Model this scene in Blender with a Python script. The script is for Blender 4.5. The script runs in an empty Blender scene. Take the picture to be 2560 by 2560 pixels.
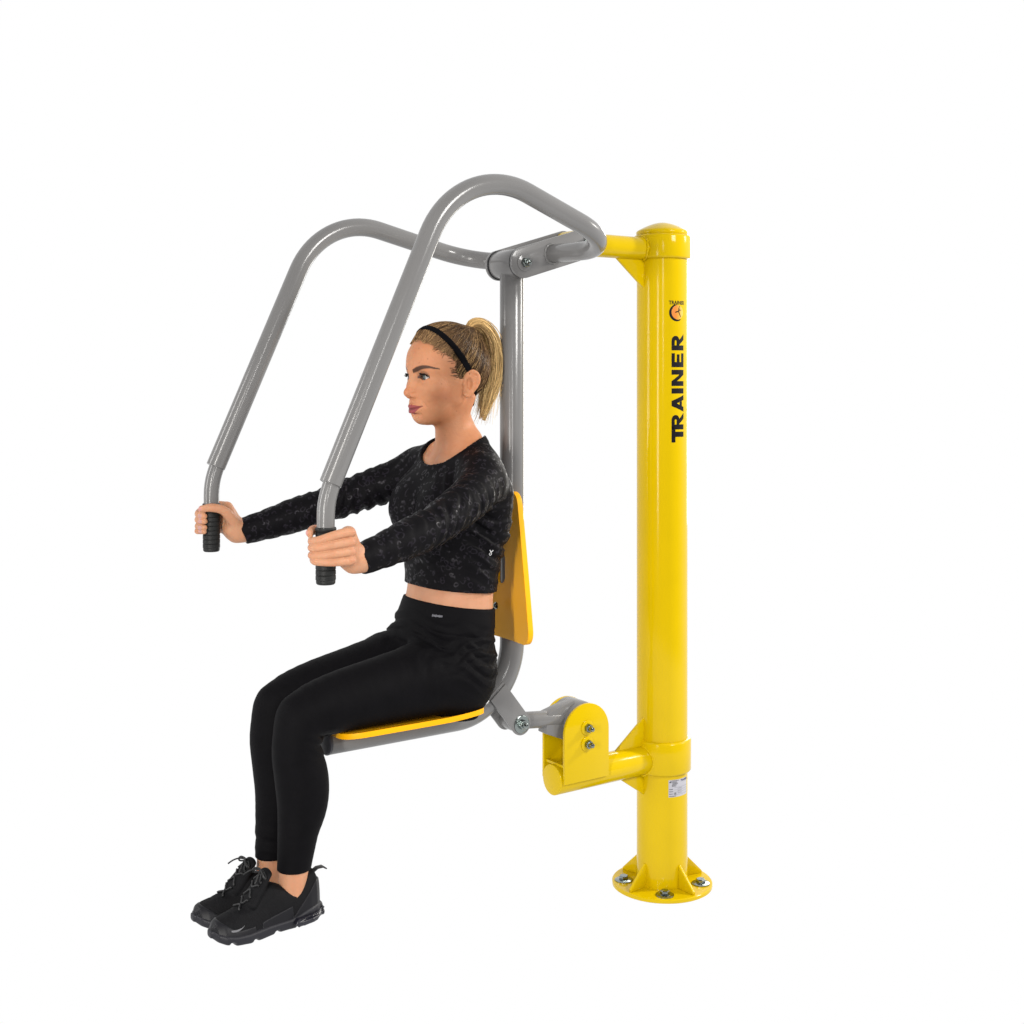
import bpy, bmesh, math, random
import numpy as np
from mathutils import Vector, Matrix
from mathutils.bvhtree import BVHTree

random.seed(7)
rng = np.random.default_rng(7)
R = math.radians
scene = bpy.context.scene
col = scene.collection

# ------------------------------------------------------------------ camera
PHI = R(35)
cam_d = bpy.data.cameras.new('camera')
cam = bpy.data.objects.new('camera', cam_d)
col.objects.link(cam)
cam.location = (-2.285, -2.575, 1.35)
cam.rotation_euler = (R(90), 0, -PHI)
cam_d.sensor_width = 36
cam_d.lens = 3250 / 2560 * 36
cam_d.shift_y = -340 / 2560
cam_d.clip_start = .05
cam_d.clip_end = 400
scene.camera = cam

# ------------------------------------------------------------------ world: white studio surround
world = bpy.data.worlds.new('World')
scene.world = world
world.use_nodes = True
wb = world.node_tree.nodes['Background']
wb.inputs[1].default_value = 1.0
# a lit white backdrop behind the subject, a dim grey studio on the other side
_nt = world.node_tree
_tc = _nt.nodes.new('ShaderNodeTexCoord')
_dot = _nt.nodes.new('ShaderNodeVectorMath'); _dot.operation = 'DOT_PRODUCT'
_dot.inputs[1].default_value = (math.sin(PHI), math.cos(PHI), 0)
_nt.links.new(_tc.outputs['Generated'], _dot.inputs[0])
_rp = _nt.nodes.new('ShaderNodeValToRGB')
_rp.color_ramp.elements[0].position = .30; _rp.color_ramp.elements[0].color = (.17, .17, .175, 1)
_rp.color_ramp.elements[1].position = .62; _rp.color_ramp.elements[1].color = (1, 1, 1, 1)
_mr = _nt.nodes.new('ShaderNodeMapRange')
_mr.inputs['From Min'].default_value = -1; _mr.inputs['From Max'].default_value = 1
_nt.links.new(_dot.outputs['Value'], _mr.inputs['Value'])
_nt.links.new(_mr.outputs['Result'], _rp.inputs['Fac'])
_nt.links.new(_rp.outputs['Color'], wb.inputs[0])

# ------------------------------------------------------------------ studio lamps
def area(name, loc, target, sx, sy, power, color=(1, 1, 1)):
    d = bpy.data.lights.new(name, 'AREA')
    d.shape = 'RECTANGLE'
    d.size, d.size_y = sx, sy
    d.energy = power
    d.color = color
    o = bpy.data.objects.new(name, d)
    col.objects.link(o)
    o.location = loc
    v = Vector(target) - Vector(loc)
    o.rotation_euler = v.to_track_quat('-Z', 'Y').to_euler()
    return o

area('front_softbox', (.4, -4.4, 3.4), (-.5, 0, .9), 1.3, 1.3, 165, (1, .98, .95))
area('left_strip', (-3.75, -2.15, 1.3), (-.5, 0, .9), .10, 1.5, 100, (1, .97, .92))
area('camera_strip', (-2.6, -3.4, 2.0), (-.4, 0, 1.3), .07, 1.2, 34, (1, .98, .95))
area('right_key', (2.9, -1.4, 2.6), (-.3, 0, .8), .22, .5, 130, (1, .96, .9))
area('strip_behind_left', (-4.0, 1.2, 1.7), (-.6, 0, 1.0), .8, 2.0, 45, (1, .98, .96))
area('strip_behind_right', (2.4, 1.6, 1.6), (-.2, 0, 1.0), .8, 2.0, 40, (1, .97, .92))

scene.view_settings.view_transform = 'Standard'
scene.view_settings.look = 'None'
scene.view_settings.exposure = 0
scene.view_settings.gamma = 1
scene.view_settings.use_curve_mapping = False
scene.cycles.max_bounces = 6
scene.cycles.diffuse_bounces = 3
scene.cycles.glossy_bounces = 3
scene.cycles.use_adaptive_sampling = True
scene.cycles.sample_clamp_direct = 5
scene.cycles.sample_clamp_indirect = 4

# ------------------------------------------------------------------ materials
def new_mat(name):
    m = bpy.data.materials.new(name)
    m.use_nodes = True
    nt = m.node_tree
    return m, nt, nt.nodes['Principled BSDF']

def N(nt, t, **kw):
    n = nt.nodes.new(t)
    for k, v in kw.items():
        setattr(n, k, v)
    return n

def paint(name, c, rough=.28, spec=.5, bump=.02, bscale=60, vary=.06, coat=0., metal=0.):
    """painted / plain surface with faint orange peel and slight colour variation"""
    m, nt, b = new_mat(name)
    L = nt.links
    tc = N(nt, 'ShaderNodeTexCoord')
    n1 = N(nt, 'ShaderNodeTexNoise'); n1.inputs['Scale'].default_value = 9; n1.inputs['Detail'].default_value = 4
    L.new(tc.outputs['Object'], n1.inputs['Vector'])
    mx = N(nt, 'ShaderNodeMix', data_type='RGBA')
    mx.inputs['A'].default_value = (*[v * (1 - vary) for v in c], 1)
    mx.inputs['B'].default_value = (*[min(1, v * (1 + vary)) for v in c], 1)
    L.new(n1.outputs['Fac'], mx.inputs['Factor'])
    L.new(mx.outputs['Result'], b.inputs['Base Color'])
    b.inputs['Roughness'].default_value = rough
    b.inputs['Specular IOR Level'].default_value = spec
    b.inputs['Metallic'].default_value = metal
    b.inputs['Coat Weight'].default_value = coat
    b.inputs['Coat Roughness'].default_value = .08
    if bump:
        n2 = N(nt, 'ShaderNodeTexNoise'); n2.inputs['Scale'].default_value = bscale; n2.inputs['Detail'].default_value = 2
        L.new(tc.outputs['Object'], n2.inputs['Vector'])
        bp = N(nt, 'ShaderNodeBump'); bp.inputs['Strength'].default_value = bump; bp.inputs['Distance'].default_value = .01
        L.new(n2.outputs['Fac'], bp.inputs['Height'])
        L.new(bp.outputs['Normal'], b.inputs['Normal'])
    return m

M = {}
M['yellow'] = paint('yellow_paint', (.535, .368, .001), .10, .22, .004, 45)
M['grey'] = paint('grey_paint', (.152, .150, .150), .17, .42, 0, 45)
M['plate'] = paint('orange_yellow_plastic', (.80, .37, .001), .45, .2, .03, 220)
M['rubber'] = paint('black_rubber', (.010, .0105, .0105), .5, .22, .1, 300)
M['black_plastic'] = paint('black_plastic', (.012, .012, .014), .4, .3, 0)
M['plug'] = paint('grey_plastic_plug', (.05, .05, .06), .4, .35, 0)
M['steel'] = paint('zinc_steel', (.26, .29, .28), .16, .5, .05, 400, .15, metal=1.)
M['dark_hole'] = paint('dark_socket', (.02, .02, .02), .5, .3, 0)
M['black_ink'] = paint('black_vinyl', (.005, .0045, .006), .45, .12, .05, 300)
M['white_ink'] = paint('white_vinyl', (.62, .62, .63), .4, .4, 0)
M['blue_ink'] = paint('navy_vinyl', (.03, .03, .09), .4, .4, 0)
M['grey_ink'] = paint('grey_vinyl', (.15, .15, .17), .4, .4, 0)
M['sticker'] = paint('pale_sticker', (.38, .38, .42), .4, .4, 0)

# logo disc: orange fading to yellow across the printed disc
m, nt, b = new_mat('orange_disc_print')
tc = N(nt, 'ShaderNodeTexCoord'); sp = N(nt, 'ShaderNodeSeparateXYZ'); nt.links.new(tc.outputs['Generated'], sp.inputs[0])
rp = N(nt, 'ShaderNodeValToRGB')
rp.color_ramp.elements[0].color = (.56, .16, .01, 1); rp.color_ramp.elements[1].color = (.56, .36, .02, 1)
rp.color_ramp.elements[0].position = .3; rp.color_ramp.elements[1].position = .85
nt.links.new(sp.outputs['X'], rp.inputs['Fac']); nt.links.new(rp.outputs['Color'], b.inputs['Base Color'])
b.inputs['Roughness'].default_value = .4
M['disc'] = m

# ground: plain white floor with an added glow that hides all shadows
m, nt, b = new_mat('glowing_white_floor')
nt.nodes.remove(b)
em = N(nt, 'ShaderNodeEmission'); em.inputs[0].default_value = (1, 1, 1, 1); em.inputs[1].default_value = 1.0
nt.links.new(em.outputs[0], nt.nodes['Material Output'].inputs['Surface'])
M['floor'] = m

def attr_mat(name, rough, spec, sss=0., attr='Col', bump=None, sheen=0.):
    m, nt, b = new_mat(name)
    a = N(nt, 'ShaderNodeAttribute'); a.attribute_name = attr
    nt.links.new(a.outputs['Color'], b.inputs['Base Color'])
    b.inputs['Roughness'].default_value = rough
    b.inputs['Specular IOR Level'].default_value = spec
    if sss:
        b.inputs['Subsurface Weight'].default_value = sss
        b.inputs['Subsurface Radius'].default_value = (.012, .004, .002)
        b.inputs['Subsurface Scale'].default_value = .35
    if bump:
        tc = N(nt, 'ShaderNodeTexCoord')
        n2 = N(nt, 'ShaderNodeTexNoise'); n2.inputs['Scale'].default_value = bump[0]; n2.inputs['Detail'].default_value = 3
        nt.links.new(tc.outputs['Object'], n2.inputs['Vector'])
        bp = N(nt, 'ShaderNodeBump'); bp.inputs['Strength'].default_value = bump[1]; bp.inputs['Distance'].default_value = .004
        nt.links.new(n2.outputs['Fac'], bp.inputs['Height'])
        nt.links.new(bp.outputs['Normal'], b.inputs['Normal'])
    return m
M['skin'] = attr_mat('skin', .50, .25, .25, bump=(260, .22))
M['hair'] = attr_mat('hair', .40, .14)
M['iris_eye'] = attr_mat('eyeball', .08, .5)

# leggings: matt black knit
def cloth(name, c, scale, rough, spec, sheen, bump=.25):
    m, nt, b = new_mat(name)
    L = nt.links
    tc = N(nt, 'ShaderNodeTexCoord')
    n1 = N(nt, 'ShaderNodeTexNoise'); n1.inputs['Scale'].default_value = scale; n1.inputs['Detail'].default_value = 3
    L.new(tc.outputs['Object'], n1.inputs['Vector'])
    mx = N(nt, 'ShaderNodeMix', data_type='RGBA')
    mx.inputs['A'].default_value = (*[v * .7 for v in c], 1); mx.inputs['B'].default_value = (*[v * 1.35 for v in c], 1)
    L.new(n1.outputs['Fac'], mx.inputs['Factor']); L.new(mx.outputs['Result'], b.inputs['Base Color'])
    b.inputs['Roughness'].default_value = rough
    b.inputs['Specular IOR Level'].default_value = spec
    b.inputs['Sheen Weight'].default_value = sheen
    b.inputs['Sheen Roughness'].default_value = .5
    n3 = N(nt, 'ShaderNodeTexNoise'); n3.inputs['Scale'].default_value = 600
    L.new(tc.outputs['Object'], n3.inputs['Vector'])
    bp = N(nt, 'ShaderNodeBump'); bp.inputs['Strength'].default_value = bump; bp.inputs['Distance'].default_value = .001
    L.new(n3.outputs['Fac'], bp.inputs['Height']); L.new(bp.outputs['Normal'], b.inputs['Normal'])
    return m
M['leggings'] = cloth('black_leggings_knit', (.0030, .0028, .0035), 30, .66, .055, .0)
M['shoe'] = cloth('black_shoe_mesh', (.0050, .0050, .0058), 120, .7, .10, .0, .5)
M['sole'] = paint('black_shoe_sole', (.011, .011, .015), .5, .3, .05, 100)
M['headband'] = cloth('black_headband_cloth', (.0035, .0035, .0045), 100, .85, .04, .0)

# sweater: black with glossy leopard rings
m, nt, b = new_mat('black_leopard_print_jersey')
L = nt.links
tc = N(nt, 'ShaderNodeTexCoord')
nz = N(nt, 'ShaderNodeTexNoise'); nz.inputs['Scale'].default_value = 38; nz.inputs['Detail'].default_value = 2
L.new(tc.outputs['Object'], nz.inputs['Vector'])
vm = N(nt, 'ShaderNodeVectorMath', operation='MULTIPLY_ADD')
vm.inputs[1].default_value = (.021, .021, .021)
L.new(nz.outputs['Color'], vm.inputs[0]); L.new(tc.outputs['Object'], vm.inputs[2])
vo = N(nt, 'ShaderNodeTexVoronoi'); vo.inputs['Scale'].default_value = 62; vo.inputs['Randomness'].default_value = .8
L.new(vm.outputs[0], vo.inputs['Vector'])
ring = N(nt, 'ShaderNodeValToRGB')
cr = ring.color_ramp
cr.elements[0].position = .0; cr.elements[0].color = (.0, .0, .0, 1)
cr.elements[1].position = .24; cr.elements[1].color = (0, 0, 0, 1)
for p_, v_ in ((.30, 1), (.40, 1), (.47, 0)):
    e = cr.elements.new(p_); e.color = (v_, v_, v_, 1)
L.new(vo.outputs['Distance'], ring.inputs['Fac'])
# broken rings
n4 = N(nt, 'ShaderNodeTexNoise'); n4.inputs['Scale'].default_value = 75
L.new(tc.outputs['Object'], n4.inputs['Vector'])
r4 = N(nt, 'ShaderNodeValToRGB'); r4.color_ramp.elements[0].position = .42; r4.color_ramp.elements[1].position = .52
L.new(n4.outputs['Fac'], r4.inputs['Fac'])
mul = N(nt, 'ShaderNodeMath', operation='MULTIPLY')
L.new(ring.outputs['Color'], mul.inputs[0]); L.new(r4.outputs['Color'], mul.inputs[1])
mx = N(nt, 'ShaderNodeMix', data_type='RGBA')
mx.inputs['A'].default_value = (.0030, .0027, .0036, 1); mx.inputs['B'].default_value = (.0098, .0080, .0120, 1)
L.new(mul.outputs[0], mx.inputs['Factor']); L.new(mx.outputs['Result'], b.inputs['Base Color'])
mr = N(nt, 'ShaderNodeMapRange'); mr.inputs['To Min'].default_value = .62; mr.inputs['To Max'].default_value = .36
L.new(mul.outputs[0], mr.inputs['Value']); L.new(mr.outputs['Result'], b.inputs['Roughness'])
ms = N(nt, 'ShaderNodeMapRange'); ms.inputs['To Min'].default_value = .07; ms.inputs['To Max'].default_value = .14
L.new(mul.outputs[0], ms.inputs['Value']); L.new(ms.outputs['Result'], b.inputs['Specular IOR Level'])
M['sweater'] = m

# ------------------------------------------------------------------ mesh helpers
def link(name, me, mat=None, parent=None, smooth=True, angle=38):
    if mat is not None:
        for mm in (mat if isinstance(mat, (list, tuple)) else [mat]):
            me.materials.append(mm)
    o = bpy.data.objects.new(name, me)
    col.objects.link(o)
    if parent is not None:
        o.parent = parent
    if smooth:
        me.shade_smooth()
        if angle and angle < 180:
            me.set_sharp_from_angle(angle=R(angle))
    return o

def empty(name, loc=(0, 0, 0)):
    o = bpy.data.objects.new(name, None)
    o.empty_display_size = .1
    o.location = loc
    col.objects.link(o)
    return o

class MB:
    """collects verts/faces into one mesh"""
    def __init__(self):
        self.v = []; self.f = []
    def add(self, v, f):
        o = len(self.v)
        self.v += [tuple(p) for p in v]
        self.f += [tuple(i + o for i in q) for q in f]
    def build(self, name, mat, parent=None, bevel=0., angle=38, smooth=True, segs=2):
        me = bpy.data.meshes.new(name)
        me.from_pydata(self.v, [], self.f)
        bm = bmesh.new(); bm.from_mesh(me)
        bmesh.ops.recalc_face_normals(bm, faces=bm.faces)
        if bevel:
            es = [e for e in bm.edges if len(e.link_faces) == 2 and e.calc_face_angle(0) > R(50)]
            bmesh.ops.bevel(bm, geom=es, offset=bevel, segments=segs, profile=.5, affect='EDGES', clamp_overlap=True)
        bm.to_mesh(me); bm.free()
        return link(name, me, mat, parent, smooth, angle)
    # --- shapes
    def sweep(self, pts, rad, n=32, cap=True, dome=0.):
        pts = [Vector(p) for p in pts]
        rads = rad if isinstance(rad, (list, tuple)) else [rad] * len(pts)
        T = []
        for i in range(len(pts)):
            a = pts[max(0, i - 1)]; c = pts[min(len(pts) - 1, i + 1)]
            T.append((c - a).normalized())
        up = Vector((0, 0, 1)) if abs(T[0].z) < .9 else Vector((0, 1, 0))
        u = T[0].cross(up).normalized()
        V, Fc = [], []
        for i, p in enumerate(pts):
            if i:
                q = T[i - 1].rotation_difference(T[i])
                u = q @ u
            u = (u - T[i] * u.dot(T[i])).normalized()
            w = T[i].cross(u)
            for k in range(n):
                a = 2 * math.pi * k / n
                V.append(p + (u * math.cos(a) + w * math.sin(a)) * rads[i])
        for i in range(len(pts) - 1):
            for k in range(n):
                k2 = (k + 1) % n
                Fc.append((i * n + k, i * n + k2, (i + 1) * n + k2, (i + 1) * n + k))
        if cap:
            Fc.append(tuple(range(n - 1, -1, -1)))
            Fc.append(tuple((len(pts) - 1) * n + k for k in range(n)))
        self.add(V, Fc)
    def lathe(self, prof, origin=(0, 0, 0), axis=(0, 0, 1), n=48):
        """prof: list of (r, h) along axis"""
        ax = Vector(axis).normalized()
        q = Vector((0, 0, 1)).rotation_difference(ax)
        o = Vector(origin)
        V, Fc = [], []
        for r_, h in prof:
            for k in range(n):
                a = 2 * math.pi * k / n
                V.append(o + q @ Vector((r_ * math.cos(a), r_ * math.sin(a), h)))
        for i in range(len(prof) - 1):
            for k in range(n):
                k2 = (k + 1) % n
                Fc.append((i * n + k, i * n + k2, (i + 1) * n + k2, (i + 1) * n + k))
        Fc.append(tuple(range(n - 1, -1, -1)))
        Fc.append(tuple((len(prof) - 1) * n + k for k in range(n)))
        self.add(V, Fc)
    def prism(self, poly, fr, thick):
        """poly (a,b) list; fr = (origin, A, B) frame; extruded by thick along AxB, centred"""
        o, A, B = (Vector(x) for x in fr)
        C_ = A.cross(B).normalized()
        V = [o + A * a + B * b - C_ * thick / 2 for a, b in poly] + [o + A * a + B * b + C_ * thick / 2 for a, b in poly]
        n = len(poly)
        Fc = [tuple(range(n - 1, -1, -1)), tuple(range(n, 2 * n))]
        for k in range(n):
            k2 = (k + 1) % n
            Fc.append((k, k2, n + k2, n + k))
        self.add(V, Fc)

def fillet_path(pts, rads, step=R(6)):
    """polyline with arcs at the inner corners"""
    pts = [Vector(p) for p in pts]
    out = [pts[0]]
    for i in range(1, len(pts) - 1):
        p, a, c = pts[i], pts[i - 1], pts[i + 1]
        d1 = (a - p).normalized(); d2 = (c - p).normalized()
        ang = d1.angle(d2)
        turn = math.pi - ang
        r_ = rads[i - 1]
        t = r_ * math.tan(turn / 2)
        bis = (d1 + d2).normalized()
        cen = p + bis * (r_ / math.sin(ang / 2))
        s = p + d1 * t - cen
        e = p + d2 * t - cen
        n = max(2, int(turn / step))
        for k in range(n + 1):
            f = k / n
            out.append(cen + s.slerp(e, f) if False else cen + (s * math.sin((1 - f) * turn) + e * math.sin(f * turn)) / math.sin(turn))
    out.append(pts[-1])
    return out

def circ(cx, cy, r_, a0, a1, n):
    return [(cx + r_ * math.cos(a0 + (a1 - a0) * k / n), cy + r_ * math.sin(a0 + (a1 - a0) * k / n)) for k in range(n + 1)]

def rounded_poly(pts, rads, n=8):
    out = []
    m_ = len(pts)
    for i in range(m_):
        p = Vector(pts[i]); a = Vector(pts[i - 1]); c = Vector(pts[(i + 1) % m_])
        d1 = (a - p).normalized(); d2 = (c - p).normalized()
        ang = math.acos(max(-1, min(1, d1.dot(d2))))
        r_ = rads[i] if isinstance(rads, (list, tuple)) else rads
        t = r_ / math.tan(ang / 2)
        cen = p + (d1 + d2).normalized() * (r_ / math.sin(ang / 2))
        s = p + d1 * t - cen; e = p + d2 * t - cen
        turn = math.pi - ang
        for k in range(n + 1):
            f = k / n
            v = cen + (s * math.sin((1 - f) * turn) + e * math.sin(f * turn)) / math.sin(turn)
            out.append((v.x, v.y))
    return out

# ------------------------------------------------------------------ ground
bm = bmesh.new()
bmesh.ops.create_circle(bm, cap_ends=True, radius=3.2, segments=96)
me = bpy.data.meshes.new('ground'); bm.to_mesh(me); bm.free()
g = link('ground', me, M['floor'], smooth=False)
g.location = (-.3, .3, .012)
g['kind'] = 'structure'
# ================================================================== the exercise machine
mach = empty('chest_press_machine', (0, 0, 0))
mach['label'] = 'yellow post and grey tube seated chest press machine the woman sits on'
mach['category'] = 'exercise machine'

def hexbolt(parent, p, axis, r_=.011, h=.009, washer=.019, wt=.003, name='bolt', stud=True, wmat=None):
    """washer + hex nut + rounded stud as one bolt"""
    b_ = MB()
    if wmat:
        w_ = MB(); w_.lathe([(washer, 0), (washer, wt * .7), (washer * .93, wt)], p, axis, 28)
        w_.build('washer', M[wmat], parent)
    else:
        b_.lathe([(washer, 0), (washer, wt * .7), (washer * .93, wt)], p, axis, 28)
    ax = Vector(axis).normalized()
    q = Vector((0, 0, 1)).rotation_difference(ax)
    rot = random.random()
    V = []
    for hh, rr in ((wt, r_), (wt + h * .82, r_), (wt + h, r_ * .86)):
        for k in range(6):
            a = math.pi * 2 * (k + rot) / 6
            V.append(Vector(p) + q @ Vector((rr * math.cos(a), rr * math.sin(a), hh)))
    Fc = [tuple(range(5, -1, -1)), tuple(range(12, 18))]
    for i in range(2):
        for k in range(6):
            k2 = (k + 1) % 6
            Fc.append((i * 6 + k, i * 6 + k2, i * 6 + 6 + k2, i * 6 + 6 + k))
    b_.add(V, Fc)
    if stud:
        s = r_ * .58
        b_.lathe([(s, wt + h), (s, wt + h + .008), (s * .8, wt + h + .011), (s * .35, wt + h + .0125)], p, axis, 16)
    return b_.build(name, M['steel'], parent, angle=30)

# ---- post
pb = MB()
pb.lathe([(.0665, .022), (.0665, 1.722)], n=96)
post = pb.build('post', M['yellow'], mach)
c_ = MB()
prof = [(.0670, 1.7195), (.0682, 1.7225), (.0682, 1.7275), (.0655, 1.7310)]
for k in range(1, 13):
    r_ = .0655 * (1 - k / 12.2)
    prof.append((r_, 1.7310 + .0225 * (1 - (r_ / .0655) ** 1.7)))
c_.lathe(prof, n=96)
c_.build('post_cap', M['yellow'], post)

def collar(z0, z1, r_):
    b_ = MB()
    pr = [(.0668, z0), (r_ - .004, z0 + .0005), (r_ - .001, z0 + .003), (r_, z0 + .006), (r_, z1 - .006), (r_ - .001, z1 - .003), (r_ - .004, z1 - .0005), (.0668, z1)]
    b_.lathe(pr, n=96)
    return b_.build('collar', M['yellow'], mach, angle=50)
collar(1.655, 1.7185, .0758)
collar(.317, .403, .0758)

# ---- base plate with gussets and anchor bolts
b_ = MB()
b_.lathe([(.128, 0.001), (.131, .003), (.131, .0105), (.1290, .0125)], n=96)
base = b_.build('base_plate', M['yellow'], mach)
base.location.z = .012
TO_CAM = math.atan2(-2.575, -2.285)
for k, da in enumerate((-42, 42, 122, -122)):
    a = TO_CAM + R(da)
    A = Vector((math.cos(a), math.sin(a), 0))
    g_ = MB()
    g_.prism([(.060, .0126), (.122, .0126), (.122, .019), (.0685, .072), (.060, .072)], ((0, 0, 0), A, (0, 0, 1)), .008)
    g_.build('base_gusset', M['yellow'], base, bevel=.0012)
for da in (4, 82, -82, 180):
    a = TO_CAM + R(da)
    hexbolt(base, (.101 * math.cos(a), .101 * math.sin(a), .0126), (0, 0, 1), .0125, .010, .0235, .003, 'anchor_bolt', stud=False)

# weld beads: small lumpy rings
def weld(parent, pts, r_=.0025, mat='yellow'):
    b_ = MB()
    P_ = [Vector(p) for p in pts]
    b_.sweep(P_, [r_ * (1 + .3 * math.sin(i * 2.1)) for i in range(len(P_))], 8)
    return b_.build('weld_bead', M[mat], parent)
# ---- upper arm
b_ = MB()
b_.sweep([(-.060, 0, 1.681), (-.250, 0, 1.681)], .0295, 48)
b_.sweep([(-.285, .044, 1.681), (-.285, -.044, 1.681)], .034, 48)
uarm = b_.build('upper_arm', M['yellow'], mach)
g_ = MB()
g_.prism([(-.060, 1.655), (-.160, 1.655), (-.060, 1.574)], ((0, 0, 0), (1, 0, 0), (0, 0, 1)), .008)
g_.build('gusset', M['yellow'], uarm, bevel=.001)
weld(uarm, [(-.0765 + .0015 * math.cos(a) + .010 * (math.cos(a) ** 2), .0305 * math.sin(a), 1.681 + .0305 * math.cos(a)) for a in np.linspace(0, 2 * math.pi, 40)], .003)

# ---- lower arm
b_ = MB()
b_.sweep([(-.060, 0, .352), (-.362, 0, .352)], .0375, 56)
larm = b_.build('lower_arm', M['yellow'], mach, bevel=.0015)
for poly in ([(-.060, .38), (-.165, .385), (-.060, .466)], [(-.060, .325), (-.160, .325), (-.060, .258)]):
    g_ = MB()
    g_.prism(poly, ((0, 0, 0), (1, 0, 0), (0, 0, 1)), .008)
    g_.build('gusset', M['yellow'], larm, bevel=.001)
weld(larm, [(-.0755 + .012 * (math.sin(a) ** 2), .0385 * math.sin(a), .352 + .0385 * math.cos(a)) for a in np.linspace(0, 2 * math.pi, 40)], .003)

# ---- pivot plates on the lower arm
poly = [(-.357, .349), (-.218, .349), (-.218, .470)] + circ(-.2875, .470, .0695, 0, math.pi, 24)[1:-1] + [(-.357, .470)]
for s in (-1, 1):
    b_ = MB()
    b_.prism(poly, ((0, s * .0425, 0), (1, 0, 0), (0, 0, 1)), .008)
    pl = b_.build('pivot_plate', M['yellow'], mach, bevel=.001)
    hexbolt(pl, (-.288, s * .0468, .480), (0, s, 0), .0112, .010, .0185, wmat='yellow')
    hexbolt(pl, (-.288, s * .0468, .440), (0, s, 0), .0112, .010, .0185, wmat='yellow')
    # cross rib between plates
b_ = MB()
b_.prism([(-.352, -.038), (-.344, -.038), (-.344, .038), (-.352, .038)], ((0, 0, .390), (1, 0, 0), (0, 1, 0)), .006)
b_.build('cross_rib', M['yellow'], larm)

# ---- link between the bracket and the seat frame
b_ = MB()
b_.sweep([(-.288, -.0375, .488), (-.288, .0375, .488)], .052, 56)
b_.sweep([(-.300, 0, .497), (-.478, 0, .515)], .0205, 32)
b_.sweep([(-.478, -.034, .515), (-.478, .034, .515)], .0225, 32)
lk = b_.build('link_arm', M['grey'], mach, bevel=.001)
g_ = MB()
g_.prism([(-.305, .5435), (-.385, .5235), (-.392, .4740), (-.305, .4370)], ((0, 0, 0), (1, 0, 0), (0, 0, 1)), .034)
g_.build('gusset', M['grey'], lk, bevel=.002)

# ---- seat frame: upright, bend and seat rail
RU = .0295
pth = fillet_path([(-.482, 0, 1.60), (-.482, 0, .5465), (-.978, 0, .5465)], [.162], R(4))
b_ = MB()
b_.sweep(pth, RU, 48)
fr = b_.build('seat_frame', M['grey'], mach, bevel=.001)
b_ = MB()
b_.lathe([(.0290, 0), (.0300, .001), (.0300, .005), (.0275, .008), (.010, .0095)], (-.978, 0, .5465), (-1, 0, 0), 40)
b_.build('end_plug', M['plug'], fr)
# pivot tube on top of the upright
b_ = MB()
b_.sweep([(-.486, -.044, 1.620), (-.486, .044, 1.620)], .0350, 56)
b_.build('pivot_tube', M['grey'], fr, bevel=.0015)
for s in (-1, 1):
    b_ = MB()
    b_.sweep([(-.486, s * .0445, 1.620), (-.486, s * .0482, 1.620)], .0366, 48)
    b_.build('bushing', M['black_plastic'], fr)
# hinge fork under the bend
A = Vector((-.478 + .545, 0, .515 - .600)).normalized()
B = Vector((-A.z, 0, A.x))
for s in (-1, 1):
    b_ = MB()
    ln = (Vector((-.478, 0, .515)) - Vector((-.545, 0, .600))).length
    poly = [(0, -.027), (ln, -.027)] + circ(ln, 0, .027, -math.pi / 2, math.pi / 2, 16)[1:-1] + [(ln, .027), (0, .027)]
    b_.prism(poly, ((-.545, s * .031, .600), A, B), .006)
    hp = b_.build('hinge_plate', M['grey'], mach, bevel=.001)
    hexbolt(hp, (-.478, s * .0345, .515), (0, s, 0), .0115, .009, .0215)
b_ = MB()
b_.prism([(-.006, -.027), (.03, -.027), (.03, .027), (-.006, .027)], ((-.545, 0, .600), A, B), .056)
b_.build('hinge_block', M['grey'], fr, bevel=.001)

# ---- seat
out = rounded_poly([(-.984, -.118), (-.640, -.150), (-.640, .150), (-.984, .118)], [.055, .045, .045, .055], 10)
def plate_mesh(outline, holes, fn, thick, name, mat, parent, grid=.02):
    """flat outline triangulated with inner grid, bent by fn(a,b)->(point, normal), given thickness"""
    bm = bmesh.new()
    vs = [bm.verts.new((a, b_, 0)) for a, b_ in outline]
    es = [bm.edges.new((vs[i], vs[(i + 1) % len(vs)])) for i in range(len(vs))]
    for hl in holes:
        hv = [bm.verts.new((a, b_, 0)) for a, b_ in hl]
        es += [bm.edges.new((hv[i], hv[(i + 1) % len(hv)])) for i in range(len(hv))]
    bmesh.ops.triangle_fill(bm, use_beauty=True, use_dissolve=False, edges=es)
    lo = [min(a for a, _ in outline), min(b_ for _, b_ in outline)]
    hi = [max(a for a, _ in outline), max(b_ for _, b_ in outline)]
    for ax in (0, 1):
        x = lo[ax] + grid
        while x < hi[ax]:
            nn = Vector((1, 0, 0)) if ax == 0 else Vector((0, 1, 0))
            bmesh.ops.bisect_plane(bm, geom=bm.verts[:] + bm.edges[:] + bm.faces[:], plane_co=nn * x, plane_no=nn)
            x += grid
    r_ = bmesh.ops.solidify(bm, geom=bm.faces[:], thickness=thick)
    bmesh.ops.recalc_face_normals(bm, faces=bm.faces)
    es = [e for e in bm.edges if len(e.link_faces) == 2 and e.calc_face_angle(0) > R(60)]
    bmesh.ops.bevel(bm, geom=es, offset=thick * .3, segments=3, profile=.5, affect='EDGES', clamp_overlap=True)
    for v in bm.verts:
        p, n_ = fn(v.co.x, v.co.y)
        v.co = p + n_ * v.co.z
    bmesh.ops.recalc_face_normals(bm, faces=bm.faces)
    me = bpy.data.meshes.new(name); bm.to_mesh(me); bm.free()
    return link(name, me, mat, parent, angle=40)
def seat_fn(a, b_):
    t = max(0, (a + .76) / .12)
    return Vector((a, b_, .5800 + .010 * t * t + .018 * max(0, (abs(b_) - .05) / .1) ** 2)), Vector((0, 0, 1))
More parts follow.
